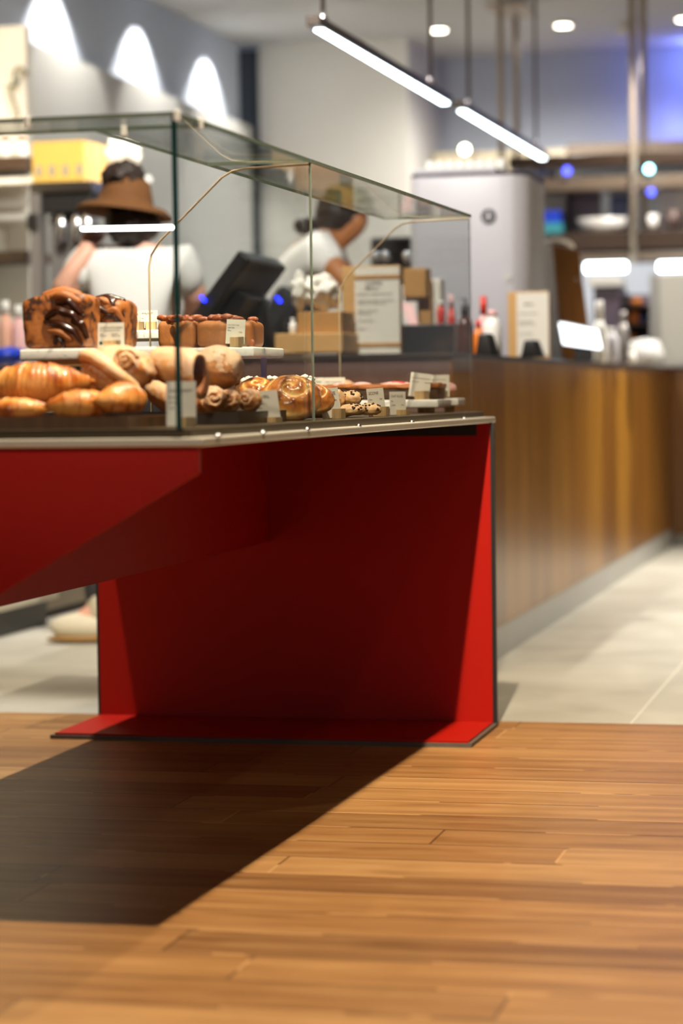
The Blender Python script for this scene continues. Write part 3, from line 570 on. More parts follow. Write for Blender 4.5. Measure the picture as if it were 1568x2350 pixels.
s_([(-0.2, 0.0, 0.34), (0.25, -0.05, 0.30), (0.6, -0.02, 0.14)], 0.07, 'choc_top'); s_([(0.02, -0.01, 0.06), (0.12, -0.03, 0.24), (0.3, -0.03, 0.12), (0.28, 0, 0.0)], 0.05); s_([(0.55, -0.03, 0.5), (0.9, -0.02, 0.45), (1.02, 0.05, 0.15)], 0.07); s_([(-0.5, 0.3, 0.97), (0.1, 0.4, 1.05), (0.7, 0.4, 0.97)], 0.11, 'choc_top')
r2, s_ = babka('second chocolate babka loaf behind, with dark glazed crown over plain golden side', 176, 280, 690, 3.98, S1, 0.095, 4.0)
s_([(-0.8, 0.05, 0.82), (-0.1, -0.03, 0.86), (0.55, 0.0, 0.70)], 0.10); s_([(-0.7, 0.15, 0.98), (0.1, 0.05, 1.0), (0.85, 0.12, 0.82)], 0.10, 'choc_top'); s_([(-0.2, 0.3, 1.02), (0.5, 0.1, 0.97), (0.98, 0.1, 0.62)], 0.12); s_([(-0.9, 0.4, 1.0), (0.0, 0.5, 1.06), (0.8, 0.45, 0.98)], 0.12); s_([(0.3, -0.02, 0.75), (0.7, -0.02, 0.82), (1.0, 0.1, 0.55)], 0.08, 'choc_top'); s_([(-0.9, -0.02, 0.9), (-0.3, 0.0, 1.03), (0.3, 0.02, 0.97)], 0.07, 'choc')

# --- pecan loaf slices
def pecan_loaf(label, px0, px1, ptop, Y, depth, n, seed):
    a = at(px0, ptop, Y); b = at(px1, ptop, Y); W = b.x - a.x; H = a.z - S2; c = Vector(((a.x + b.x) / 2, Y + depth / 2, S2)); root = thing('pecan_loaf', label, 'loaf', c, 'pecan loaf slices on the marble slab'); vs = []
    bm = bmesh.new(); bmesh.ops.create_cube(bm, size=2); bmesh.ops.subdivide_edges(bm, edges=bm.edges[:], cuts=10, use_grid_fill=True)
    for v in bm.verts:
        q = v.co.copy(); k = 6.0; q /= (abs(q.x) ** k + abs(q.y) ** k + abs(q.z) ** k) ** (1 / k); m = noise.fractal(q * 2 + Vector((seed, 0, 0)), 0.8, 2, 3); zz = (q.z + 1) / 2
        vs.append(c + Vector((q.x * W / 2 * (0.95 + 0.05 * zz), q.y * depth / 2, zz * H * (0.93 + 0.05 * math.cos(q.x * 1.3)) * (1 + 0.04 * m))))
    sl = MB().add(vs, [tuple(x.index for x in f.verts) for f in bm.faces]).build('slice', 'loaf', root, smooth=True, attr=[0.4] * len(vs)); bm.free(); rr = random.Random(seed)
    for k in range(n):
        rot = Matrix.Rotation(rr.uniform(0, 3.1), 3, 'Z') @ Matrix.Rotation(rr.uniform(-0.4, 0.4), 3, 'X')
        blob('pecan', 'pecan', sl, c + Vector((rr.uniform(-0.46, 0.46) * W, rr.uniform(-0.47, 0.1) * depth, H * rr.uniform(1.0, 1.12))), (0.012, 0.0062, 0.0055), 0.2, 3, k, 2, None, False, rot)
    return root
pecan_loaf('pecan loaf slice standing alone by the partition edge', 358, 402, 734, 4.34, 0.10, 9, 1)
pecan_loaf('pecan loaf slice standing right behind the corner glass edge', 400, 446, 734, 4.32, 0.10, 8, 2)
pecan_loaf('wide pecan loaf piece with a thick nut crown', 445, 522, 734, 4.315, 0.11, 16, 3)
pecan_loaf('rounded end piece of pecan loaf behind its white card', 519, 578, 734, 4.34, 0.10, 4, 4)
pn = thing('pecan_nut', 'loose pecan fallen beside the loaf end piece on marble', 'nut', at(579, 792, 4.32)); blob('kernel', 'pecan', pn, at(579, 789, 4.32), (0.0055, 0.0045, 0.0085), 0.12, 2, 8, 3, None, False)
# --- dark chocolate loaf
cl = thing('chocolate_loaf', 'long dark chocolate loaf cake with pink icing on the low marble slab', 'loaf', (0, 0, 0)); la = at(742, 884, 5.40); lb = at(1005, 884, 5.40); hz = la.z - B1
def rough_bar(x0, x1, y0, y1, z0, z1, seed, amp, nx=40):
    m = MB(); rings = []
    for i in range(nx + 1):
        x = x0 + (x1 - x0) * i / nx; r = []
        for k in range(24):
            a = 2 * PI * k / 24; cx, sz = math.cos(a), math.sin(a); e = 4.5; q = (abs(cx) ** e + abs(sz) ** e) ** (-1 / e); nz = amp * noise.fractal(Vector((x * 40, cx * 1.5, sz * 1.5 + seed)), 0.8, 2, 3)
            r.append(Vector((x, (y0 + y1) / 2 + (y1 - y0) / 2 * cx * q + nz, max(z0, (z0 + z1) / 2 + (z1 - z0) / 2 * sz * q + nz))))
        rings.append(r)
    return m.loft(rings)
rough_bar(la.x, lb.x, 5.40, 5.49, B1, B1 + hz * 0.86, 1, 0.002).build('crumb', 'choc_loaf', cl, smooth=True)
rough_bar(la.x - 0.002, lb.x + 0.002, 5.396, 5.494, B1 + hz * 0.72, B1 + hz * 1.02, 2, 0.003).build('crust', 'choc_top', cl, smooth=True)
for px, wd in ((828, 42), (905, 70), (775, 20)):
    q = at(px, 882, 5.43); blob('icing', 'icing', cl, (q.x, 5.445, B1 + hz * 1.0), (wd / 2 / ppm(q), 0.04, 0.006), 0.12, 3, px, 3, None, False)
for px, dz in ((905, 1.12), (820, 1.06), (918, 1.1)):
    q = at(px, 878, 5.41); blob('berry_flake', 'flake', cl, (q.x, 5.42, B1 + hz * dz), (0.009, 0.005, 0.003), 0.3, 3, px, 2, None, False)
ib = thing('iced_bun', 'pink iced golden bun at the end of the rear marble slab', 'bun', at(1030, 905, 5.62)); q = at(1022, 900, 5.62)
blob('bun', 'loaf', ib, (q.x, 5.625, B2 + 0.017), (0.026, 0.03, 0.018), 0.06, 2, 1, 3, 0.9); blob('icing', 'icing', ib, (q.x, 5.623, B2 + 0.023), (0.027, 0.031, 0.015), 0.05, 2, 2, 3, None, False)
fb = thing('plain_roll', 'small pale roll behind the pink reflecting card at the case back', 'roll', at(792, 872, 5.60)); q = at(793, 872, 5.60); blob('crust', 'roll', fb, (q.x, 5.60, B1 + 0.03), (0.024, 0.022, 0.018), 0.05, 2, 3, 3)
rb = thing('cake_riser', 'plain dark riser block under the small pale roll', 'riser', (q.x, 5.60, ZT)); box(q.x - 0.03, q.x + 0.03, 5.565, 5.635, ZT, B1 + 0.013).build('block', 'black', rb)

# --- price cards
def card(label, base, wd, ht, psi, title, lines=(), lean=0.06, hold=(0.2, 0.85, 0.012, 0.016), z0=0.003, tilt=0.0, logo=False, sc=1.0):
    """base = centre of foot; local x along the card, front faces -y"""
    r = thing('price_card', label, 'price card', (0, 0, 0), 'small white price cards in oak blocks'); c = 0.0006
    pts = lambda y: [(-wd / 2, y, z0), (wd / 2, y, z0), (wd / 2, y, z0 + ht), (-wd / 2, y, z0 + ht)]
    o = MB().prism(pts(-c), (0, 2 * c, 0)).build('card', 'card', r); objs = [o]
    t = ht * 0.105
    if title: objs.append(text('lettering', title, min(t * 1.5, wd * 0.86 / (0.62 * len(title))), 'ink', o, (-wd * 0.42, -c - 0.0004, z0 + ht * 0.76)))
    for i, (s_, fx, fz) in enumerate(lines): objs.append(text('lettering', s_, t * 0.75, 'ink', o, (-wd * 0.42 + fx * wd, -c - 0.0004, z0 + ht * fz)))
    if logo: objs.append(MB().lathe([(0.0001, 0), (0.003, 0), (0.003, 0.0003), (0.0001, 0.0003)], (0, 0, 0), 16, Matrix.Rotation(PI / 2, 4, 'X')).build('emblem', 'ink_green', o)); objs[-1].data.transform(Matrix.Translation((-wd * 0.38, -c - 0.0003, z0 + ht * 0.17)))
    Mx = Matrix.Translation((0, 0, z0)) @ Matrix.Rotation(-lean, 4, 'X') @ Matrix.Rotation(tilt, 4, 'Y') @ Matrix.Translation((0, 0, -z0))
    for q in objs: q.data.transform(Mx)
    f0, f1, hd, hh = hold; xa, xb = -wd / 2 + f0 * wd, -wd / 2 + f1 * wd
    box(xa, xb, -hd, -0.0012, 0, hh).build('holder', 'oak', r, bevel=0.0004)['label'] = 'pale oak holder block'
    box(xa, xb, 0.0035, hd, 0, hh).build('holder', 'oak', r, bevel=0.0004); box(xa, xb, -0.0012, 0.0035, 0, 0.003).build('holder_slot', 'oak_end', r)
    place(r, base, psi); return r
def cb(px, Y, z): q = at(px, 900, Y); return (q.x, Y, z)
card('square white card naming chocolate babka, standing on the babka slab', cb(257, 3.885, S1), 0.0455, 0.041, 0.06, 'CHOCOLATE BABKA', [('Rich bread, dark chocolate', 0, 0.66), ('Cals\n360 slice', 0, 0.52), ('Contains\nwheat, milk', 0.44, 0.52)], 0.03, (0.27, 0.88, 0.012, 0.0125), 0.0015, 0, True)
card('white card half hidden behind the second babka', cb(311, 4.655, S3), 0.0465, 0.034, 0.1, 'MALT LOAF', [('360 cals', 0.5, 0.42)], 0.03, (0.2, 0.95, 0.012, 0.017), 0.004)
card('white card seen through the partition edge beside the pecan slices', cb(345, 4.66, S3), 0.035, 0.034, 0.35, 'WALNUT', [('Slice', 0, 0.5)], 0.03, (0.3, 0.95, 0.012, 0.017), 0.006)
card('white card leaning against the wide pecan loaf piece', cb(541, 4.30 + 0.014, S2), 0.0375, 0.045, -0.12, 'Pecan, orange & maple', [('Loaf cake', 0, 0.64), ('Slice', 0, 0.52), ('Cals', 0.62, 0.46)], 0.05, (0.36, 1.0, 0.012, 0.0185), 0.006, 0.06)
card('tall white card straddling the corner glass edge, blurred grey print', (at(416, 950, 3.60).x, 3.60, ZT), 0.047, 0.069, 0.1, 'CROISSANT', [('Butter', 0, 0.62), ('All day', 0, 0.5), ('Cals', 0, 0.38)], 0.03, (0.55, 0.98, 0.009, 0.016), 0.002)
card('white card between the black tray and the big swirl bun', (atx(618, 940, -1.096).x, atx(618, 940, -1.096).y, ZT), 0.042, 0.053, 0.55, 'SWIRL', [('Danish', 0, 0.58), ('Fruit', 0, 0.44), ('Cals', 0, 0.31)], 0.09, (0.35, 1.0, 0.009, 0.0095), 0.002, -0.10)
card('tall card just past the glass joint, in front of the brown scone', (atx(763, 940, -1.095).x, atx(763, 940, -1.095).y, ZT), 0.045, 0.057, 0.85, 'COOKIE', [('Choc', 0, 0.56), ('Cals', 0.6, 0.56)], 0.12, (0.45, 1.0, 0.012, 0.0195), 0.002, -0.09)
card('narrow card in front of the chip scones and chocolate loaf', (atx(867, 940, -1.085).x, atx(867, 940, -1.085).y, ZT), 0.047, 0.054, 0.98, 'SCONE', [('Choc', 0, 0.56), ('Cals', 0.62, 0.56)], 0.10, (0.2, 0.95, 0.012, 0.02), 0.004, -0.05)
card('lowest narrow card beside the chip scone card, bold dark print', (atx(914, 940, -1.083).x, atx(914, 940, -1.083).y, ZT), 0.044, 0.049, 0.92, 'OAT SLICE', [('Bar', 0, 0.56), ('Golden', 0, 0.4), ('Cals', 0.62, 0.4)], 0.04, (0.35, 1.0, 0.012, 0.0115), 0.001)
card('card tilted backwards naming chocolate cake, on the low veined slab', cb(961, 5.378, B1), 0.047, 0.054, 0.12, 'FLOURLESS CHOCOLATE', [('Slice cake', 0, 0.60), ('Cals 420', 0.62, 0.60)], 0.05, (0.32, 1.02, 0.013, 0.0195), 0.006, 0.13)
card('card upright behind the tilted cake card, next to the pink bun', cb(1006, 5.59, B2), 0.053, 0.052, 0.05, 'PISTACHIO, LEMON & ROSE', [('Bun', 0, 0.6), ('Slice', 0.05, 0.42), ('Cals', 0.68, 0.42)], 0.03, (0.38, 0.93, 0.012, 0.0175), 0.003)
card('pale card right behind the glass joint at the case back', cb(716, 5.44, B1), 0.056, 0.05, 0.05, 'CRUMBLE CAKE', [], 0.03, (0.3, 0.8, 0.01, 0.015), 0.0035)
card('pinkish lit card above the chocolate loaf near the glass joint', cb(768, 5.508, B1), 0.05, 0.05, 0.05, 'BERRY & BRAMBLE', [], 0.03, (0.3, 0.8, 0.01, 0.015), 0.0035)

# ================================================================== MAIN COUNTER
XC, YC0, YC1, HC = -1.226, 6.385, 12.2, 0.9
ct = thing('service_counter', 'long walnut service counter with dark top and pale plinth behind the pastry case', 'counter', (-1.6, 9, 0))
box(-1.95, XC, YC0, YC1, 0.095, 0.884).build('body', 'counter', ct); box(-1.93, XC - 0.004, YC0 - 0.004, YC0, 0.1, 0.883).build('end_panel', 'end_panel', ct)['label'] = 'end panel tinted plum grey for shade and glass haze'  # end face colour carries its shade and the haze of the glass
box(-1.97, XC + 0.008, YC0 - 0.015, YC1, 0.884, HC).build('counter_top', 'counter_top', ct, bevel=0.002); box(-1.93, XC - 0.003, YC0 + 0.01, YC1, 0, 0.095).build('plinth', 'plinth', ct)
ret = thing('return_counter', 'dark walnut return counter crossing the far end of the aisle', 'counter', (0.3, 12.4, 0))
box(XC - 0.8, 2.2, YC1 + 0.01, YC1 + 0.7, 0.06, 0.884).build('body', 'walnut', ret); box(XC - 0.8, 2.2, YC1 + 0.005, YC1 + 0.72, 0.884, HC).build('counter_top', 'counter_top', ret); box(XC - 0.8, 2.2, YC1 + 0.03, YC1 + 0.7, 0, 0.06).build('plinth', 'plinth', ret)

def sp(px0, px1, ptop, Y, z=HC):
    a = at(px0, ptop, Y); b = at(px1, ptop, Y); return a.x, b.x, a.z
def simple(name, label, cat, px0, px1, ptop, Y, d, mat, part, z=HC, bevel=0.004, group=None, zt=None):
    x0, x1, z1 = sp(px0, px1, ptop, Y); r = thing(name, label, cat, ((x0 + x1) / 2, Y + d / 2, z), group); box(x0, x1, Y, Y + d, z, z1).build(part, mat, r, bevel=bevel); return r, x0, x1, z1

# --- sales terminals
def terminal(label, A, B, Wv, T, led, neck_top, foot, Y):
    r = thing('sales_terminal', label, 'till', (foot.x, Y + 0.2, HC)); n = lambda p: Vector(p)
    hs = MB().hexa([A, A + Wv, A + Wv + T, A + T], [B, B + Wv, B + Wv + T, B + T]).build('screen_housing', 'black', r, bevel=0.008)
    bk = (A + B) / 2 + Wv * 0.25 + T; MB().hexa([A.lerp(B, 0.1) + Wv * 0.2 + T, A.lerp(B, 0.1) + Wv * 0.8 + T, A.lerp(B, 0.1) + Wv * 0.8 + T * 2.3, A.lerp(B, 0.1) + Wv * 0.2 + T * 2.3], [A.lerp(B, 0.6) + Wv * 0.2 + T, A.lerp(B, 0.6) + Wv * 0.8 + T, A.lerp(B, 0.6) + Wv * 0.8 + T * 1.8, A.lerp(B, 0.6) + Wv * 0.2 + T * 1.8]).build('rear_cover', 'black', r, bevel=0.006)
    MB().tube([neck_top, Vector((foot.x, neck_top.y, HC + 0.01))], [0.026, 0.034], 12).build('neck', 'black', r, smooth=True); box(foot.x - 0.1, foot.x + 0.02, neck_top.y - 0.09, neck_top.y + 0.09, HC, HC + 0.018).build('base', 'black', r, bevel=0.004)
    for d in ((0, 0, 0.005), (0.008, 0, -0.004)): blob('status_light', 'blue_led', hs, led + Vector(d), (0.006, 0.004, 0.006), 0, 1, 1, 2, None, False)
    return r
A = at(432, 730, 6.62); B = at(548, 572, 6.62); Wv = at(634, 592, 7.0) - B; T = Vector((0.035, 0.0, -0.03))
terminal('black till screen tilted back, seen from behind, left blue light on', A, B, Wv, T, at(463, 686, 6.60), at(590, 690, 6.85), at(605, 790, 6.85), 6.7)
A2 = at(604, 776, 7.2); B2_ = at(672, 672, 7.2); W2 = at(722, 690, 7.5) - B2_
terminal('second black till screen beside the tan tray, lower and further back', A2, B2_, W2, Vector((0.03, 0, -0.03)), at(637, 688, 7.15), at(668, 740, 7.3), at(672, 790, 7.3), 7.2)
# --- tan tray with box, bag
tx0, tx1, tz = sp(630, 786, 766, 6.75); tt = thing('counter_riser', 'tan wooden riser tray on the counter under the kraft box', 'tray', ((tx0 + tx1) / 2, 6.85, HC)); box(tx0, tx1, 6.75, 6.98, HC + 0.012, tz).build('top', 'tan', tt, bevel=0.003)
for x in (tx0 + 0.01, tx1 - 0.02): box(x, x + 0.012, 6.76, 6.97, HC, HC + 0.012).build('foot', 'tan', tt)
r, x0, x1, z1 = simple('kraft_box', 'open kraft box of wrapped goods on the tan riser', 'box', 682, 784, 716, 6.78, 0.16, 'kraft', 'box', tz, 0.002)
wb = thing('paper_bag', 'crumpled white paper bags sticking out of the kraft box', 'bag', at(735, 690, 6.84)); blob('bag', 'bag', wb, (at(738, 690, 6.86).x, 6.86, z1 + 0.055), (0.05, 0.05, 0.05), 0.35, 2.2, 4, 4)
wb2 = thing('paper_bag', 'tall white twisted bag top beside the glass joint', 'bag', at(705, 690, 6.84)); blob('bag', 'bag', wb2, (at(694, 685, 6.86).x, 6.82, z1 + 0.062), (0.02, 0.026, 0.055), 0.3, 2.2, 9, 4)
def bottle(name, label, cat, px, w_px, ptop, Y, mat, capmat, z=HC, cap=0.2, neck=0.35, group=None, part='bottle'):
    c = at(px, ptop, Y); R = w_px / 2 / ppm(c); H = c.z - z; r = thing(name, label, cat, (c.x, Y, z), group)
    MB().lathe([(R * 0.92, 0), (R, H * 0.03), (R, H * (0.9 - cap - neck * 0.3)), (R * 0.45, H * (1 - cap)), (R * 0.45, H * (1 - cap))], (c.x, Y, z), 20).build(part, mat, r, smooth=True)
    MB().lathe([(R * 0.55, 0), (R * 0.5, H * cap), (0.001, H * cap)], (c.x, Y, z + H * (1 - cap)), 16).build('cap', capmat, r, smooth=True); return r, c, R, H
bottle('small_bottle', 'small white capped bottle standing beside the kraft box', 'bottle', 672, 18, 730, 6.82, 'white_matt', 'white_matt', tz)
# --- clip board menus
def menu(label, px0, px1, ptop, Y, d, title, lines, band=True):
    x0, x1, z1 = sp(px0, px1, ptop, Y); r = thing('menu_board', label, 'menu', ((x0 + x1) / 2, Y + d, HC)); W = x1 - x0; H = z1 - HC
    box(x0, x1, Y, Y + d, HC, z1).build('wooden_block', 'tan', r, bevel=0.002); pp = box(x0 + 0.22 * W, x1 - 0.01 * W, Y - 0.002, Y, HC + 0.01, z1 - 0.004).build('paper', 'card', r)
    if band:
        for f in (0.115, 0.86): box(x0 + 0.22 * W, x1 + 0.001, Y - 0.004, Y - 0.002, HC + f * H, HC + (f + 0.04) * H).build('band', 'kraft', r)
    text('lettering', title, H * 0.055, 'ink', pp, (x0 + 0.40 * W, Y - 0.0026, HC + 0.79 * H))
    for i, (s_, f) in enumerate(lines): text('lettering', s_, H * 0.034, 'ink', pp, (x0 + 0.27 * W, Y - 0.0026, HC + f * H))
    return r
menu('large white menu sheet banded to a wooden block beside the kraft box', 785, 918, 612, 6.95, 0.03, 'COFFEE\nMENU', [('Espresso, cortado, flat white', 0.68), ('Cappuccino, latte and mocha\nwith oat or whole milk', 0.61), ('Filter of the day\nCold brew', 0.50), ('Tea and chai', 0.39), ('Extras', 0.30)])
menu('smaller white menu sheet on a wooden block in front of the pale appliance', 1165, 1260, 670, 7.95, 0.03, 'MENU', [('Brewed and pressed', 0.66), ('Seasonal coffee\nserved by the cup', 0.54), ('Ask for details', 0.36)], False)
# --- goods right of the menu
r, kx0, kx1, kz = simple('black_tray', 'low black display tray on the counter behind the large menu', 'tray', 922, 1042, 745, 7.25, 0.2, 'black', 'tray', HC, 0.003)
for args in (('kraft_box', 'kraft box on top of the goods pile beside the large menu', 'box', 925, 978, 616, 7.35, 0.08, 'kraft', 'box', kz + 0.085), ('white_tub', 'white tub below the kraft box in the goods pile', 'tub', 918, 958, 655, 7.36, 0.08, 'white_matt', 'tub', kz), ('kraft_pouch', 'kraft pouch stacked beside the white tub', 'pouch', 958, 990, 640, 7.38, 0.06, 'kraft', 'pouch', kz), ('white_carton', 'slim white carton beside the kraft pouch', 'carton', 988, 1012, 640, 7.40, 0.06, 'card', 'carton', kz)):
    simple(*args)
q0 = at(922, 745, 7.28); pk = thing('leaflet', 'tilted pink leaflet leaning in the black tray', 'leaflet', q0); MB().hexa([at(938, 746, 7.27), at(962, 746, 7.27), at(962, 746, 7.28), at(938, 746, 7.28)], [at(921, 696, 7.30), at(946, 696, 7.30), at(946, 696, 7.31), at(921, 696, 7.31)]).build('sheet', 'pink', pk)
bottle('sauce_bottle', 'red bottle with white cap standing behind the black tray', 'bottle', 1012, 20, 690, 7.34, 'redp', 'white_matt', kz)
bottle('sauce_bottle', 'second red bottle with pale cap beside the amber pump bottle', 'bottle', 1036, 20, 676, 7.46, 'redp', 'pink', HC)
r, c, R, H = bottle('pump_bottle', 'amber pump bottle with black pump at the end of the glass case', 'bottle', 1068, 36, 700, 7.1, 'amber', 'black')
MB().tube([(c.x, 7.1, HC + H), (c.x, 7.1, HC + H + 0.018), (c.x - 0.022, 7.1, HC + H + 0.018)], 0.004, 8).build('pump_spout', 'black', r)
bottle('syrup_bottle', 'orange syrup bottle beside the amber pump bottle', 'bottle', 1098, 24, 735, 7.35, 'orange', 'redp')
bottle('storage_jar', 'white storage jar next to the orange syrup bottle', 'jar', 1130, 42, 712, 7.5, 'white_matt', 'pink', HC, 0.12)
bottle('paper_cup_stack', 'red topped stack of paper cups behind the white storage jar', 'cups', 1110, 30, 680, 7.62, 'pink', 'redp', HC, 0.3)
def reader(label, px0, px1, ptop, Y):
    x0, x1, z1 = sp(px0, px1, ptop, Y); r = thing('card_reader', label, 'card reader', ((x0 + x1) / 2, Y, HC)); w_ = x1 - x0
    MB().hexa([(x0, Y, HC), (x1, Y, HC), (x1, Y + 0.12, HC), (x0, Y + 0.12, HC)], [(x0 + w_ * .2, Y, z1), (x1 - w_ * .25, Y, z1), (x1 - w_ * .25, Y + 0.09, z1), (x0 + w_ * .2, Y + 0.09, z1)]).build('housing', 'black', r, bevel=0.005, seg=3)
    box(x0 + w_ * .3, x1 - w_ * .35, Y + 0.02, Y + 0.07, z1 - 0.001, z1 + 0.001).build('display', 'navy', r); return r
reader('black card reader on the counter beside the amber pump bottle', 1090, 1132, 766, 7.05); reader('black card reader in front of the smaller menu sheet', 1194, 1240, 781, 7.6)

# --- tall white appliance
YA = 8.3; ax0, ax1, az = sp(938, 1208, 408, YA); ap = thing('coffee_grinder_cabinet', 'tall rounded white appliance with dark round emblem standing on the counter', 'appliance', ((ax0 + ax1) / 2, YA + 0.2, HC))
pr_ = [(ax0, YA + 0.02), (ax0 + 0.03, YA), (ax1 - 0.10, YA), (ax1 - 0.05, YA + 0.012), (ax1 - 0.015, YA + 0.05), (ax1, YA + 0.11), (ax1, YA + 0.42), (ax0, YA + 0.42)]
MB().prism([(x, y, HC) for x, y in pr_], (0, 0, az - HC)).build('body', 'white', ap, bevel=0.01, seg=3)
MB().prism([(x * 0.985 + (ax0 + ax1) / 2 * 0.015 + 0.0, y + 0.008, az) for x, y in pr_], (0, 0, 0.012)).build('lid', 'lid', ap)['label'] = 'dark plum lid seam'
box(ax0 + 0.01, ax1 - 0.11, YA + 0.03, YA + 0.38, az + 0.012, az + 0.03).build('top_tray', 'white', ap, bevel=0.004)
ec = at(1122, 497, YA); em = Matrix.Rotation(PI / 2, 4, 'X')
MB().lathe([(0.0001, 0), (0.026, 0), (0.026, 0.003), (0.0001, 0.003)], (ec.x, YA - 0.0001, ec.z), 28, em).build('emblem', 'black', ap); emb = bpy.data.objects['emblem.001'] if 'emblem.001' in bpy.data.objects else ap; emb['label'] = 'dark round emblem'
for dx, dz, a, b in ((0, 0.006, 0.007, 0.012), (-0.011, -0.004, 0.003, 0.01), (0.011, -0.004, 0.003, 0.01), (0, -0.012, 0.008, 0.003)): blob('emblem_mark', 'white', emb, (ec.x + dx, YA - 0.0035, ec.z + dz), (a, 0.001, b), 0.05, 1, 1, 2, None, False)
ec = at(1190, 636, YA + 0.06)
MB().lathe([(0.0001, 0), (0.018, 0), (0.018, 0.004), (0.0001, 0.004)], (at(1165, 636, YA + 0.02).x, YA + 0.008, ec.z), 24, em).build('embossed_badge', 'emboss', ap)
for k in range(8):
    x = ax0 + 0.035 + k * (ax1 - ax0 - 0.16) / 7; r = tag(MB().lathe([(0.024, 0), (0.016, 0.045), (0.0005, 0.045)], (x, YA + 0.22, az + 0.03), 18).build('upturned_cup', 'white_matt', None, smooth=True), 'white cup upturned in the row on top of the tall white appliance', 'cup', 'cups upturned on the white appliance')
# --- grey machine with walnut panel
YG = 8.9; gx0, gx1, gz = sp(1212, 1292, 562, YG); gm = thing('brewing_machine', 'grey brewing machine with slanted walnut side panel beside the white appliance', 'machine', ((gx0 + gx1) / 2, YG + 0.2, HC))
hx = at(1268, 562, YG).x; bx = at(1292, 800, YG).x
MB().prism([(gx0 - 0.02, YG, HC), (bx, YG, HC), (hx, YG, gz), (gx0 - 0.02, YG, gz)], (0, 0.4, 0)).build('body', 'grey_box', gm, bevel=0.006)
t1 = at(1332, 575, YG + 0.3); t2 = at(1362, 770, YG + 0.3)
MB().hexa([(bx, YG, HC), (t2.x, YG + 0.25, HC), (t2.x, YG + 0.28, HC), (bx, YG + 0.03, HC)], [(hx, YG, gz), (t1.x, YG + 0.25, t1.z), (t1.x, YG + 0.28, t1.z), (hx, YG + 0.03, gz)]).build('walnut_panel', 'walnut', gm, bevel=0.004)
MB().tube([at(1238, 560, YG + 0.05), at(1275, 549, YG + 0.1), at(1305, 552, YG + 0.15), at(1318, 572, YG + 0.2)], [0.012, 0.014, 0.016, 0.012], 10, 0.6).build('handle', 'white_matt', gm, smooth=True, sub=1)
MB().tube([at(1210, 545, YG), at(1245, 562, YG + 0.1)], [0.012, 0.016], 8).build('lever', 'black', gm)
blob('badge', 'chrome', gm, at(1318, 640, YG + 0.2), (0.016, 0.006, 0.007), 0.3, 3, 2, 2, None, False)
# --- bright tilted screen
YS = 8.75; s0 = at(1283, 742, YS); s1_ = at(1372, 760, YS); s2 = at(1380, 802, YS); s3 = at(1292, 790, YS)
tb = thing('order_screen', 'bright white lit order screen leaning on the counter', 'screen', (s3.x, YS, HC)); off = Vector((0, 0.02, 0.004))
MB().add([s3 + off, s2 + off, s1_ + off, s0 + off, s3 + off * 2.2, s2 + off * 2.2, s1_ + off * 2.2, s0 + off * 2.2], [(0, 1, 2, 3), (7, 6, 5, 4), (0, 4, 5, 1), (1, 5, 6, 2), (2, 6, 7, 3), (3, 7, 4, 0)]).build('back_shell', 'grey_box', tb)
MB().add([s3, s2, s1_, s0, s3 + off * 0.9, s2 + off * 0.9, s1_ + off * 0.9, s0 + off * 0.9], [(0, 1, 2, 3), (7, 6, 5, 4), (0, 4, 5, 1), (1, 5, 6, 2), (2, 6, 7, 3), (3, 7, 4, 0)]).build('display', 'screen', tb)
mx = (s2 + s3) / 2; box(mx.x - 0.03, mx.x + 0.03, YS + 0.02, YS + 0.09, HC, mx.z + 0.03).build('foot', 'black', tb)
# --- white vessels further along
bottle('milk_jug', 'tall white jug with leaning top beside the walnut panelled machine', 'jug', 1376, 34, 690, 9.4, 'white_matt', 'white_matt', HC, 0.3)
bottle('paper_cup_stack', 'white tapered cup stack beside the lit order screen', 'cups', 1403, 36, 752, 9.6, 'white', 'white_matt', HC, 0.12)
bottle('steel_flask', 'slim grey steel flask behind the white cup stack', 'flask', 1431, 26, 714, 9.9, 'grey_metal', 'grey_metal', HC, 0.2)
wbw = thing('mixing_bowl', 'pale bowl shaped cover at the counter end', 'bowl', (at(1480, 800, 10.4).x, 10.4, HC)); c = at(1480, 776, 10.4); MB().lathe([(0.085, 0), (0.082, 0.05), (0.06, c.z - HC - 0.01), (0.001, c.z - HC)], (c.x, 10.4, HC), 28).build('bowl', 'grey_box', wbw, smooth=True)
bottle('small_jar', 'small cream jar in front of the pale bowl cover', 'jar', 1450, 20, 800, 10.0, 'white_matt', 'white_matt', HC, 0.2)
r, x0, x1, z1 = simple('tall_white_cabinet', 'tall cream white cabinet on the return counter by the steel pole', 'cabinet', 1512, 1640, 628, 12.25, 0.35, 'wall_white', 'cabinet', HC, 0.006)
box(x0 - 0.05, x0 - 0.002, 12.3, 12.55, HC, z1).build('side_panel', 'grey_box', r)
for i, (px, py, wp, m_) in enumerate(((1460, 688, 40, 'honey'), (1456, 716, 46, 'orange'), (1448, 752, 34, 'tan'))):
    pass
orx0, orx1, orz = sp(1434, 1494, 672, 12.45); orr = thing('open_shelf_unit', 'small open shelf unit holding amber jars on the return counter', 'shelf', ((orx0 + orx1) / 2, 12.6, HC))
box(orx0, orx1, 12.72, 12.74, HC, orz).build('back_board', 'purple', orr); box(orx0 - 0.01, orx0, 12.45, 12.74, HC, orz).build('side_board', 'black', orr); box(orx1, orx1 + 0.01, 12.45, 12.74, HC, orz).build('side_board', 'grey_box', orr)
sz_ = [at(1460, 700, 12.45).z, at(1460, 742, 12.45).z]
for zz in sz_: box(orx0, orx1, 12.46, 12.72, zz - 0.008, zz).build('shelf_board', 'shelf', orr)
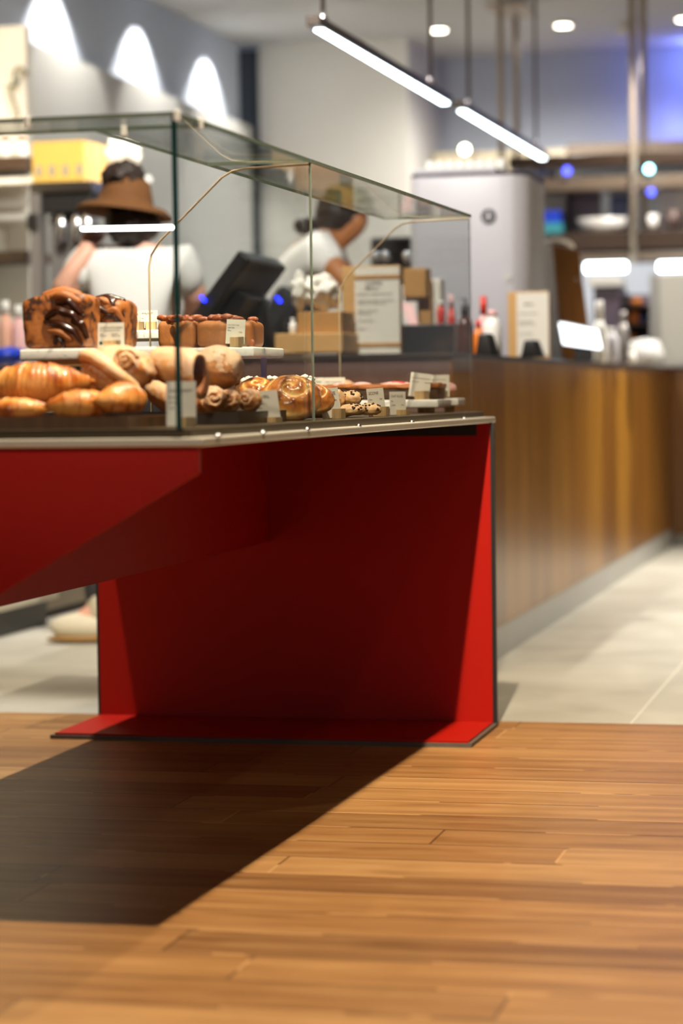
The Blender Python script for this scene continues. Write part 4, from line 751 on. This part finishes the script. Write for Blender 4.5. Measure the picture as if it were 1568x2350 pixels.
for i, (px, zz, pt, m_, lb_) in enumerate(((1462, sz_[0], 680, 'honey', 'amber jar on the upper board of the small open shelf'), (1456, sz_[1], 708, 'orange', 'orange jar on the lower board of the small open shelf'), (1478, sz_[1], 716, 'navy', 'dark jar beside the orange jar on the small open shelf'), (1452, HC, 752, 'honey', 'tan jar at the bottom of the small open shelf'))):
    bottle('amber_jar', lb_, 'jar', px, 26, pt, 12.56, m_, 'shelf', zz, 0.15)
r, x0, x1, z1 = simple('plum_bin', 'plum coloured tall bin between the walnut machine and the open shelf', 'bin', 1362, 1422, 658, 12.4, 0.3, 'purple', 'bin', HC, 0.006); box(x0 - 0.02, x1 + 0.004, 12.38, 12.7, z1, at(1400, 634, 12.4).z).build('lid', 'white_matt', r, bevel=0.004)

# ================================================================== HANGING SHELF RACK
YR = 12.75; rk = thing('hanging_shelf_rack', 'ceiling hung walnut shelf rack on bronze poles over the return counter', 'shelf rack', (0, YR, 1.4)); rx1 = 1.6
rxl = at(1168, 375, YR).x; shl = {}
for key, pxl, pt, pb_, m_, dep in (('a', 1166, 360, 388, 'shelf', 0.36), ('b', 1200, 411, 440, 'shelf_pale', 0.36), ('c', 1210, 537, 578, 'shelf', 0.4), ('d', 1300, 584, 600, 'shelf_pale', 0.4)):
    a = at(pxl, pt, YR); b = at(pxl, pb_, YR); box(a.x, rx1, YR, YR + dep, b.z, a.z).build('shelf_board', m_, rk, bevel=0.003); shl[key] = a.z
for px, yy, pb_ in ((1453, YR - 0.03, 602), (1478, YR + 0.38, 590), (1151, YR - 0.03, 372), (1186, YR + 0.38, 372)):
    x = at(px, 300, yy).x; zb = at(px, pb_, yy).z; MB().tube([(x, yy, zb), (x, yy, CZ)], 0.019 if pb_ > 500 else 0.017, 12).build('pole', 'pole', rk, smooth=True)
x = at(1151, 300, YR).x; box(x - 0.07, at(1186, 300, YR).x + 0.06, YR - 0.05, YR + 0.4, CZ - 0.09, CZ - 0.07).build('ceiling_bracket', 'pole', rk)
def shelf_item(name, label, cat, px0, px1, pt, key, mat, part, dy=0.1, d=0.14, group=None, round_=False):
    x0, x1, z1 = sp(px0, px1, pt, YR + dy); r = thing(name, label, cat, ((x0 + x1) / 2, YR + dy, shl[key]), group); h = z1 - shl[key]
    if round_:
        R = (x1 - x0) / 2; MB().lathe([(R * 0.8, 0), (R, h), (R * 0.9, h), (R * 0.7, 0.006)], ((x0 + x1) / 2, YR + dy + R, shl[key]), 20).build(part, mat, r, smooth=True)
    else: box(x0, x1, YR + dy, YR + dy + d, shl[key], z1).build(part, mat, r, bevel=0.004)
    return r
for i, (a, b, t_, m_, lb_) in enumerate(((1186, 1204, 393, 'pale_blue', 'pale blue glass at the end of the upper shelf row'), (1206, 1228, 396, 'pale_blue', 'second blue glass in the upper shelf row'), (1230, 1252, 386, 'pale_blue', 'taller pale blue glass in the upper shelf row'), (1254, 1276, 394, 'navy', 'dark navy glass in the upper shelf row'))):
    shelf_item('drinking_glass', lb_, 'glass', a, b, t_, 'b', m_, 'glass', 0.06, group='glasses on the upper shelf', round_=True)
bs = shelf_item('printed_carton', 'stacked blue and teal carton on the dark middle shelf', 'carton', 1244, 1286, 484, 'c', 'blue', 'upper_carton', 0.05); x0, x1, z1 = sp(1242, 1289, 512, YR + 0.045); box(x0, x1, YR + 0.045, YR + 0.2, shl['c'], z1).build('lower_carton', 'teal', bs)
shelf_item('beige_carton', 'beige carton standing behind the blue carton', 'carton', 1234, 1298, 442, 'c', 'grey_box', 'carton', 0.24, 0.1)
shelf_item('dark_carton', 'dark plum box in the middle of the shelf behind the plates', 'box', 1302, 1376, 446, 'c', 'purple', 'box', 0.30, 0.09); shelf_item('blue_carton', 'navy box between the plum box and the pole', 'box', 1400, 1442, 448, 'c', 'navy', 'box', 0.30, 0.09)
shelf_item('plate_stack', 'stack of cream plates on a navy stand, middle shelf', 'plates', 1315, 1448, 500, 'c', 'aqua', 'plates', -0.02, round_=True)
shelf_item('white_machine', 'white coffee machine on the middle shelf past the pole', 'machine', 1512, 1640, 436, 'c', 'white_matt', 'body', 0.2, 0.15)
for a, b, t_, m_, lb_ in ((1484, 1510, 492, 'white_matt', 'white mug beside the white coffee machine on the middle shelf'), (1528, 1562, 482, 'brown_cup', 'brown cup in front of the white coffee machine')): shelf_item('mug', lb_, 'cup', a, b, t_, 'c', m_, 'cup', 0.03, group=None, round_=True)
for a, b, t_, m_, lb_ in ((1362, 1392, 572, 'black', 'black tin on the lowest shelf under the plates'), (1394, 1412, 576, 'white_matt', 'white tin next to the black tin on the lowest shelf'), (1480, 1500, 574, 'kraft', 'kraft tin right of the pole on the lowest shelf')): pass
# lights under rack / LED dots
for px0, px1, pt, pb_, yy, lb_ in ((1342, 1438, 603, 623, 12.7, 'short white tube light beside the pole under the shelf rack'), (1510, 1640, 601, 620, 12.55, 'white tube light under the shelf rack above the cream cabinet')):
    a = at(px0, pt, yy); b = at(px1, pb_, yy); r = thing('tube_light', lb_, 'light', ((a.x + b.x) / 2, yy, a.z)); box(a.x, b.x, yy, yy + 0.03, b.z, a.z).build('diffuser', 'lamp_white', r, bevel=0.01, seg=3); box(a.x - 0.01, b.x + 0.01, yy - 0.0, yy + 0.04, a.z, a.z + 0.01).build('housing', 'lamp_case', r); box((a.x + b.x) / 2 - 0.02, (a.x + b.x) / 2 + 0.02, yy + 0.01, yy + 0.03, a.z + 0.01, at(px0, 600, YR).z + 0.001).build('mount', 'lamp_case', r)
for px, py, rp, m_, lb_ in ((1490, 388, 9, 'cyan_led', 'bright cyan white spot lamp below the top shelf board'), (1495, 441, 8, 'indigo_led', 'blue violet lamp on the lower edge of the taupe shelf'), (1302, 392, 9, 'indigo_led', 'blue lamp between the top two shelf boards')):
    p = at(px, py, YR - 0.02); r = thing('shelf_lamp', lb_, 'lamp', p); blob('bulb', m_, r, p, (rp / ppm(p),) * 3, 0, 1, 1, 3, None, False); MB().tube([p, p + Vector((0, 0.06, 0))], 0.006, 8).build('stem', 'pole', r)
# soffit and wall lamp behind the rack
sfx = at(1300, 340, 14.6).x; struct(box(sfx, 4.5, 14.6, 15.2, at(1400, 372, 14.6).z, at(1400, 328, 14.6).z).build('trim_2', 'shelf_pale'))
struct(box(pr + 0.02, sfx - 0.02, 14.9, 15.2, at(1000, 400, 14.9).z, at(1000, 352, 14.9).z).build('trim_3', 'wall_cream'))
gl = at(1067, 343, 14.5); r = thing('globe_lamp', 'small glowing globe lamp above the tall white appliance', 'lamp', gl); blob('globe', 'globe', r, gl, (0.026, 0.026, 0.026), 0, 1, 1, 3, None, False); MB().tube([gl, (gl.x, 14.95, gl.z)], 0.008, 8).build('arm', 'pole', r)
lp_ = at(1530, 322, 14.6); r = thing('led_strip', 'blue light strip lying on the soffit by the far wall', 'light', lp_); box(lp_.x - 0.15, lp_.x + 0.6, 14.95, 14.98, lp_.z - 0.005, lp_.z + 0.005).build('strip', 'indigo_led', r)

# ================================================================== PENDANTS / CEILING
KP = 1.65
def pend(label, P0, P1, segs, cables):
    r = thing('linear_pendant', label, 'pendant light', (P0 + P1) / 2); d = (P1 - P0); L = d.length; x = P0.x; z = P0.z
    box(x - 0.03, x + 0.014, P0.y - 0.06, P1.y + 0.03, z + 0.002, z + 0.034).build('housing', 'lamp_case', r, bevel=0.003)
    for i in range(segs): box(x - 0.022, x + 0.008, P0.y + d.y * i / segs + 0.012, P0.y + d.y * (i + 1) / segs - 0.012, z - 0.004, z + 0.002).build('diffuser', 'lamp_white', r, bevel=0.0015)
    for f in cables:
        y = P0.y + d.y * f; MB().tube([(x - 0.008, y, z + 0.034), (x - 0.008, y, CZ)], 0.0075, 8).build('cable', 'lamp_case', r, smooth=True); MB().lathe([(0.014, 0), (0.016, 0.01), (0.004, 0.04)], (x - 0.008, y, z + 0.034), 12).build('cable_grip', 'chrome', r, smooth=True)
def kp(px, py): q = atx(px, py, -1.1102 * KP); return q
k1, k2, k3, k4 = kp(735, 66), kp(1027, 230), kp(1063, 253), kp(1250, 357)
pend('long slim pendant light of three lit sections hanging nearer the pillar', k1, Vector((k1.x, k2.y, k1.z)), 3, (0.035, 0.86))
pend('shorter slim pendant light hanging past the long one', k3, Vector((k3.x, k4.y, k3.z)), 2, (0.08, 0.9))
for px, py, lb_ in ((1007, 65, 'round ceiling downlight nearer the pillar and pendant'), (1293, 54, 'round ceiling downlight between the two pairs of poles'), (1572, 40, 'round ceiling downlight at the picture edge past the poles')):
    p = atz(px, py, CZ); r = thing('ceiling_downlight', lb_, 'downlight', (p.x, p.y, CZ)); MB().lathe([(0.045, -0.012), (0.062, -0.012), (0.066, 0), (0.045, 0)], (p.x, p.y, CZ), 24).build('ring', 'white_matt', r, smooth=True); MB().lathe([(0.0001, -0.016), (0.045, -0.016), (0.045, -0.002), (0.0001, -0.002)], (p.x, p.y, CZ), 24).build('diffuser', 'downlight', r)
p = atz(1437, 48, CZ); r = thing('track_spot', 'small unlit white spotlight on the ceiling beside the pole pair', 'spotlight', (p.x, p.y, CZ)); MB().lathe([(0.02, -0.03), (0.02, 0)], (p.x, p.y, CZ), 14).build('stem', 'white_matt', r); MB().tube([(p.x - 0.05, p.y, CZ - 0.05), (p.x + 0.04, p.y, CZ - 0.03)], 0.03, 14).build('head', 'white_matt', r, smooth=True)

# ================================================================== BACK BAR (left)
YB = 9.3
bb = thing('back_bar', 'pale back bar cabinet run with dark kick board along the wall', 'cabinet', (-3.4, 7.5, 0)); bx1 = -2.96
box(-3.9, bx1, 4.5, 8.04, 0.09, 0.86).build('cabinet', 'cab', bb, bevel=0.004); box(-3.9, bx1 - 0.03, 4.5, 8.0, 0, 0.09).build('kick_board', 'black', bb); box(-3.9, bx1 + 0.02, 4.5, 8.05, 0.86, 0.9).build('worktop', 'counter_top', bb)
b2 = thing('under_counter_fridge', 'taupe cabinet standing past the pale back bar run', 'cabinet', (-3.4, 8.8, 0)); box(-3.9, -3.06, 8.12, 9.6, 0.03, 0.86).build('cabinet', 'cab_dark', b2, bevel=0.004); box(-3.9, -3.02, 8.10, 9.65, 0.86, 0.9).build('worktop', 'counter_top', b2); box(-3.88, -3.1, 8.14, 9.58, 0, 0.03).build('kick_board', 'black', b2)
b3 = thing('rear_cabinet', 'dark rear cabinet along the pale panelled wall', 'cabinet', (-3.4, 11.8, 0)); box(-3.9, -3.1, 9.8, 13.9, 0.0, 0.86).build('cabinet', 'cab_dark', b3, bevel=0.004); box(-3.9, -3.06, 9.78, 13.92, 0.86, 0.9).build('worktop', 'counter_top', b3)
# brewer with carton
nx0, nx1, nz = sp(66, 214, 416, YB - 0.35); YW = YB - 0.35
bw = thing('batch_brewer', 'chrome and black batch coffee brewer on the back bar under the yellow carton', 'coffee brewer', ((nx0 + nx1) / 2, YW + 0.15, HC))
def bz(py): return at(130, py, YW).z
box(nx0, nx1, YW, YW + 0.35, bz(442), bz(416)).build('top_plate', 'chrome', bw, bevel=0.004); box(nx0 + 0.03, nx1 - 0.02, YW + 0.02, YW + 0.33, bz(486), bz(442)).build('brew_head', 'black', bw, bevel=0.004)
box(nx0, nx0 + 0.045, YW + 0.0, YW + 0.06, HC, bz(442)).build('post', 'grey_metal', bw); box(nx0 - 0.004, nx0 + 0.035, YW - 0.02, YW, bz(525), bz(490)).build('tap', 'black', bw)
box(nx0 + 0.05, nx0 + 0.17, YW + 0.08, YW + 0.32, HC, bz(490)).build('steel_tank', 'grey_metal', bw, bevel=0.01)
for px in (140, 176, 200): c = at(px, 480, YW + 0.04); MB().lathe([(0.024, 0), (0.024, bz(480) - bz(560))], (c.x, YW + 0.05, bz(560)), 16).build('sight_glass', 'chrome', bw, smooth=True)
box(nx0 + 0.17, nx1 + 0.04, YW + 0.02, YW + 0.3, HC, bz(575)).build('drip_base', 'black', bw)
yc = thing('yellow_carton', 'yellow carton with four grey printed windows on top of the batch brewer', 'carton', ((nx0 + nx1) / 2, YW + 0.1, bz(416))); ya, yb_ = at(75, 400, YW + 0.03).x, at(192, 400, YW + 0.03).x; yzt = bz(322)
box(ya, yb_, YW + 0.03, YW + 0.26, bz(416), yzt).build('carton', 'yellow', yc); box(yb_, yb_ + 0.003, YW + 0.03, YW + 0.26, bz(416), yzt).build('side_flap', 'carton_side', yc); box(ya, at(230, 400, YW + 0.2).x, YW + 0.261, YW + 0.264, bz(416), yzt).build('rear_flap', 'carton_side', yc)
for px in (89, 119, 150, 182): c = at(px, 388, YW + 0.029); box(c.x - 0.013, c.x + 0.013, YW + 0.027, YW + 0.03, bz(401), bz(377)).build('printed_window', 'window_grey', yc)
tb_ = thing('paper_towel', 'loose white paper bundle beside the yellow carton above the hat', 'paper', at(285, 360, 9.35)); c = at(278, 362, 9.35); blob('bundle', 'bag', tb_, c, (0.08, 0.07, 0.07), 0.25, 2.2, 3, 4)
sbz = at(278, 405, 9.35); shb = thing('wall_bracket_shelf', 'pale shelf behind the hat carrying the paper bundle', 'shelf', (c.x, 9.4, sbz.z)); box(-3.92, at(330, 400, 9.35).x, 9.28, 9.45, sbz.z - 0.02, sbz.z + 0.004).build('board', 'white_matt', shb)
# wall shelves at far left with goods
for pt, pb_, lb_ in ((362, 386, 'brown wall shelf holding red topped jars behind the case'), (578, 600, 'lower empty brown wall shelf beside the batch brewer')):
    a = at(-60, pt, 9.4); b = at(62, pb_, 9.4); r = thing('wall_shelf', lb_, 'shelf', ((a.x + b.x) / 2, 9.5, a.z)); box(-3.92, b.x, 9.4, 9.68, b.z, a.z).build('board', 'shelf', r, bevel=0.003); box(-3.92, -3.9, 9.45, 9.65, b.z - 0.06, b.z).build('bracket', 'black', r)
szt = at(30, 362, 9.4).z
for px, lb_ in ((12, 'white jar with red lid at the shelf end near the ornament'), (50, 'white jar with bright red lid next to the yellow carton')): bottle('lidded_jar', lb_, 'jar', px, 26, 312, 9.5, 'white_matt', 'redp', szt, 0.25)
struct(box(-3.92, at(66, 500, 9.7).x, 9.70, 9.76, 0.9, at(0, 280, 9.7).z + 0.4).build('wall_left.003', 'wall_white'))
orn = thing('wall_ornament', 'loose grey green metal figure hung on the cream wall', 'ornament', at(40, 210, 9.6))
for pts, r_ in (([(12, 190), (28, 205), (34, 180), (30, 160), (45, 150), (60, 165), (62, 172)], 0.009), ([(20, 195), (30, 222), (42, 255), (44, 272)], 0.008), ([(46, 170), (40, 190), (28, 200)], 0.012)): MB().tube([at(x, y, 9.66) for x, y in pts], r_, 8).build('metal_strand', 'ornament', orn, smooth=True, sub=1)
# counter clutter at left edge
bl = thing('blue_cloth', 'blue cloth folded on the back bar at the left end', 'cloth', at(20, 800, 7.4)); c = at(18, 800, 7.4); blob('cloth', 'blue', bl, (c.x, 7.4, 0.93), (0.06, 0.08, 0.03), 0.2, 2, 2, 3, None, False)
for px, pt, m_, lb_ in ((12, 690, 'skin', 'pale beige canister on the back bar beside the babka'), (42, 700, 'pink', 'small pink canister on the back bar beside the babka')): bottle('canister', lb_, 'canister', px, 36, pt, 7.8, m_, 'white_matt', HC, 0.2)

# ================================================================== PEOPLE
def person(label, J, skin, loc):
    r = thing('person', label, 'person', loc); E = []
    ch = [('pelvis', 'waist', 'chest', 'neck', 'head', 'crown'), ('chest', 'shL', 'elL', 'wrL', 'palmL'), ('chest', 'shR', 'elR', 'wrR', 'palmR'), ('pelvis', 'hipL', 'knL', 'anL', 'toeL'), ('pelvis', 'hipR', 'knR', 'anR', 'toeR'), ('head', 'nose')]
    for c_ in ch: E += [(c_[i], c_[i + 1]) for i in range(len(c_) - 1)]
    for s_ in 'LR':
        w_, p_ = J['wr' + s_][0], J['palm' + s_][0]; d = (p_ - w_).normalized(); side_ = d.cross(Vector((0, 1, 0.3))).normalized()
        curl = side_.cross(d).normalized()
        for i, (o_, ln) in enumerate(((-0.026, 0.062), (-0.009, 0.07), (0.009, 0.066), (0.026, 0.052))):
            b0 = p_ + side_ * o_ + d * 0.012; J[f'f{s_}{i}a'] = (b0, 0.009); J[f'f{s_}{i}b'] = (b0 + d * ln * 0.55 + curl * 0.008, 0.0078); J[f'f{s_}{i}c'] = (b0 + d * ln * 0.9 + curl * 0.024, 0.006); E += [('palm' + s_, f'f{s_}{i}a'), (f'f{s_}{i}a', f'f{s_}{i}b'), (f'f{s_}{i}b', f'f{s_}{i}c')]
        tb0 = w_.lerp(p_, 0.45) - side_ * 0.03; J['t' + s_ + 'a'] = (tb0, 0.010); J['t' + s_ + 'b'] = (tb0 - side_ * 0.02 + d * 0.04, 0.008); E += [('wr' + s_, 't' + s_ + 'a'), ('t' + s_ + 'a', 't' + s_ + 'b')]
    skin_mesh('body', J, E, skin, r, 2, 'pelvis'); return r
def V(px, py, Y): return at(px, py, Y)
# person at left, back turned, hat
Y1 = 7.5; X_ = V(305, 600, Y1).x
J = dict(pelvis=(Vector((X_ + 0.02, Y1, 0.84)), (0.15, 0.11)), waist=(Vector((X_ + 0.01, Y1, 0.97)), (0.13, 0.10)), chest=(V(308, 640, Y1), (0.15, 0.10)), neck=(V(305, 560, Y1), 0.052), head=(V(298, 500, Y1 + 0.01), (0.078, 0.09)), crown=(V(296, 440, Y1 + 0.01), (0.06, 0.07)), nose=(V(285, 505, Y1 + 0.10), 0.02),
    shL=(V(200, 600, Y1), 0.055), elL=(V(136, 672, Y1 - 0.10), 0.038), wrL=(V(190, 585, Y1 - 0.07), 0.027), palmL=(V(208, 552, Y1 - 0.03), (0.032, 0.018)), shR=(V(418, 600, Y1), 0.055), elR=(V(452, 690, Y1 + 0.03), 0.042), wrR=(V(430, 760, Y1 + 0.2), 0.027), palmR=(V(420, 780, Y1 + 0.26), (0.032, 0.018)),
    hipL=(Vector((X_ - 0.09, Y1, 0.80)), 0.09), knL=(Vector((X_ - 0.10, Y1 - 0.02, 0.45)), 0.06), anL=(Vector((-2.60, 7.44, 0.10)), 0.042), toeL=(Vector((-2.70, 7.42, 0.045)), 0.032), hipR=(Vector((X_ + 0.10, Y1, 0.80)), 0.09), knR=(Vector((X_ + 0.12, Y1 + 0.02, 0.45)), 0.06), anR=(Vector((X_ + 0.12, Y1 + 0.05, 0.10)), 0.042), toeR=(Vector((X_ + 0.12, Y1 + 0.16, 0.045)), 0.032))
K = {k: v for k, v in J.items()}
p1 = person('person in white shirt and brown hat, back turned, one hand raised to the face', J, 'skin', (X_, Y1, 0))
def grow(keys, d, name, mat, parent, E, over={}):
    q = {}
    for k in keys:
        pos, r = K[k] if k not in over else over[k]; q[k] = (pos, tuple(v + d for v in r) if isinstance(r, tuple) else r + d)
    return skin_mesh(name, q, E, mat, parent, 2, keys[0])
mid = lambda a, b, t=0.6: K[a][0].lerp(K[b][0], t)
K['slL'] = (mid('shL', 'elL', 0.75), 0.05); K['slR'] = (mid('shR', 'elR', 0.95), 0.052)
grow(['chest', 'waist', 'pelvis', 'neck', 'shL', 'slL', 'shR', 'slR'], 0.018, 'shirt', 'shirt', p1, [('chest', 'waist'), ('waist', 'pelvis'), ('chest', 'neck'), ('chest', 'shL'), ('shL', 'slL'), ('chest', 'shR'), ('shR', 'slR')], {'neck': (V(305, 585, Y1), 0.05)})
K['hem'] = (Vector((X_ + 0.02, Y1, 0.80)), (0.15, 0.11))
grow(['hem', 'hipL', 'knL', 'anL', 'hipR', 'knR', 'anR'], 0.014, 'trousers', 'trousers', p1, [('hem', 'hipL'), ('hipL', 'knL'), ('knL', 'anL'), ('hem', 'hipR'), ('hipR', 'knR'), ('knR', 'anR')])
def shoe(p_, d, parent):
    rot = d.to_track_quat('X', 'Z').to_matrix(); c_ = p_ + d * 0.05; c_.z = 0.05
    sh = blob('shoe', 'shoe', parent, c_, (0.13, 0.05, 0.048), 0.03, 2, 1, 3, 0.7, False, rot); blob('shoe_ankle', 'shoe', sh, Vector((p_.x, p_.y, 0.12)), (0.055, 0.048, 0.09), 0.04, 2, 2, 3, None, False, rot)
    blob('shoe_sole', 'sole', sh, Vector((c_.x, c_.y, 0.014)), (0.138, 0.053, 0.015), 0.0, 1, 1, 3, 0.9, False, rot)
shoe(Vector((-2.585, 7.44, 0)), Vector((-0.96, -0.25, 0)).normalized(), p1); shoe(Vector((X_ + 0.12, Y1 + 0.05, 0)), Vector((0.1, 1, 0)).normalized(), p1)
blob('hair', 'hair', p1, V(305, 512, Y1 - 0.02), (0.085, 0.09, 0.075), 0.15, 4, 4, 4, None, False)
hc = V(288, 468, Y1); rotH = Matrix.Rotation(0.10, 4, 'Y') @ Matrix.Rotation(-0.10, 4, 'X')
hat = MB().lathe([(0.001, 0.085), (0.04, 0.092), (0.072, 0.075), (0.088, 0.02), (0.092, 0.0), (0.135, -0.012), (0.158, -0.03), (0.158, -0.036), (0.13, -0.02), (0.088, -0.008), (0.07, 0.06), (0.001, 0.07)], hc, 40, rotH)
hat.build('hat', 'felt', p1, smooth=True)
blob('hat_knot', 'hair', p1, hc + Vector((0.0, -0.01, 0.085)), (0.07, 0.065, 0.05), 0.25, 4, 7, 4, None, False)
# person leaning over the counter, green cap
Y2 = 8.55
J = dict(pelvis=(V(585, 800, Y2), (0.13, 0.11)), waist=(V(625, 720, Y2), (0.12, 0.10)), chest=(V(700, 620, Y2), (0.14, 0.11)), neck=(V(762, 555, Y2), 0.052), head=(V(800, 500, Y2), (0.085, 0.078)), crown=(V(796, 462, Y2), (0.07, 0.07)), nose=(V(842, 520, Y2 - 0.02), 0.022),
    shL=(V(725, 570, Y2 - 0.14), 0.055), elL=(V(790, 640, Y2 - 0.20), 0.042), wrL=(V(850, 700, Y2 - 0.18), 0.027), palmL=(V(872, 722, Y2 - 0.16), (0.032, 0.018)), shR=(V(740, 560, Y2 + 0.16), 0.055), elR=(V(800, 640, Y2 + 0.2), 0.042), wrR=(V(868, 690, Y2 + 0.12), 0.027), palmR=(V(890, 705, Y2 + 0.1), (0.032, 0.018)))
px_ = J['pelvis'][0].x
J.update(hipL=(Vector((px_, Y2 - 0.09, 0.88)), 0.085), knL=(Vector((px_ + 0.05, Y2 - 0.1, 0.48)), 0.06), anL=(Vector((px_, Y2 - 0.1, 0.10)), 0.042), toeL=(Vector((px_ + 0.12, Y2 - 0.1, 0.045)), 0.032), hipR=(Vector((px_, Y2 + 0.09, 0.88)), 0.085), knR=(Vector((px_ + 0.03, Y2 + 0.1, 0.48)), 0.06), anR=(Vector((px_ - 0.04, Y2 + 0.1, 0.10)), 0.042), toeR=(Vector((px_ + 0.08, Y2 + 0.1, 0.045)), 0.032))
K = {k: v for k, v in J.items()}
p2 = person('person in white shirt, black apron and green cap leaning forward behind the counter', J, 'skin_tan', (px_, Y2, 0))
K['slL'] = (mid('shL', 'elL', 0.8), 0.05); K['slR'] = (mid('shR', 'elR', 0.8), 0.05)
grow(['chest', 'waist', 'pelvis', 'neck', 'shL', 'slL', 'shR', 'slR'], 0.018, 'shirt', 'shirt', p2, [('chest', 'waist'), ('waist', 'pelvis'), ('chest', 'neck'), ('chest', 'shL'), ('shL', 'slL'), ('chest', 'shR'), ('shR', 'slR')], {'neck': (V(752, 565, Y2), 0.05)})
K['hem'] = (Vector((px_, Y2, 0.88)), (0.13, 0.12))
grow(['hem', 'hipL', 'knL', 'anL', 'hipR', 'knR', 'anR'], 0.014, 'trousers', 'trousers', p2, [('hem', 'hipL'), ('hipL', 'knL'), ('knL', 'anL'), ('hem', 'hipR'), ('hipR', 'knR'), ('knR', 'anR')])
K['ap1'] = (V(640, 745, Y2 - 0.06), (0.13, 0.09)); K['ap2'] = (V(700, 668, Y2 - 0.08), (0.105, 0.06)); K['ap3'] = (Vector((px_ + 0.06, Y2 - 0.04, 0.7)), (0.13, 0.12))
grow(['ap1', 'ap2', 'ap3'], 0.012, 'apron', 'apron', p2, [('ap1', 'ap2'), ('ap1', 'ap3')])
shoe(Vector((px_, Y2 - 0.1, 0)), Vector((1, 0, 0)), p2); shoe(Vector((px_ - 0.04, Y2 + 0.1, 0)), Vector((1, 0, 0)), p2)
blob('hair', 'hair', p2, V(778, 488, Y2), (0.085, 0.09, 0.085), 0.1, 4, 2, 4, None, False); blob('hair_bun', 'hair', p2, V(697, 518, Y2), (0.038, 0.038, 0.034), 0.12, 3, 3, 3, None, False); MB().tube([V(708, 516, Y2), V(745, 508, Y2)], [0.022, 0.03], 10).build('hair_tail', 'hair', p2, smooth=True)
rotC = Matrix.Rotation(0.25, 4, 'Y'); MB().lathe([(0.001, 0.07), (0.05, 0.064), (0.085, 0.035), (0.097, 0.0), (0.097, -0.012), (0.001, -0.012)], V(798, 466, Y2), 32, rotC).build('cap', 'cap', p2, smooth=True)
MB().add([V(835, 478, Y2) + Vector(v) for v in ((0, -0.07, 0), (0, 0.07, 0), (0.07, 0.05, -0.02), (0.07, -0.05, -0.02), (0, -0.07, -0.008), (0, 0.07, -0.008), (0.07, 0.05, -0.027), (0.07, -0.05, -0.027))], [(0, 1, 2, 3), (7, 6, 5, 4), (0, 4, 5, 1), (1, 5, 6, 2), (2, 6, 7, 3), (3, 7, 4, 0)]).build('cap_peak', 'cap', p2, bevel=0.003)
# black espresso kit behind the leaning person
x0, x1, z1 = sp(850, 945, 545, 8.95); ek = thing('espresso_machine', 'black espresso machine with chrome levers behind the leaning person', 'espresso machine', ((x0 + x1) / 2, 9.1, HC)); xw = -1.96
box(max(x0, -2.2), x1, 8.95, 9.3, z1 - 0.16, z1).build('head', 'black', ek, bevel=0.01); box(max(x0, -2.2) + 0.02, x1, 9.15, 9.3, HC, z1 - 0.16).build('body', 'black', ek); box(max(x0, -2.2), x1, 8.95, 9.3, HC, HC + 0.05).build('drip_tray', 'chrome', ek)
for px in (866, 888, 938): c = at(px, 590, 8.93); MB().lathe([(0.02, -0.02), (0.02, 0.02), (0.001, 0.025)], c, 14, Matrix.Rotation(PI / 2, 4, 'X')).build('lever_knob', 'chrome', ek, smooth=True)
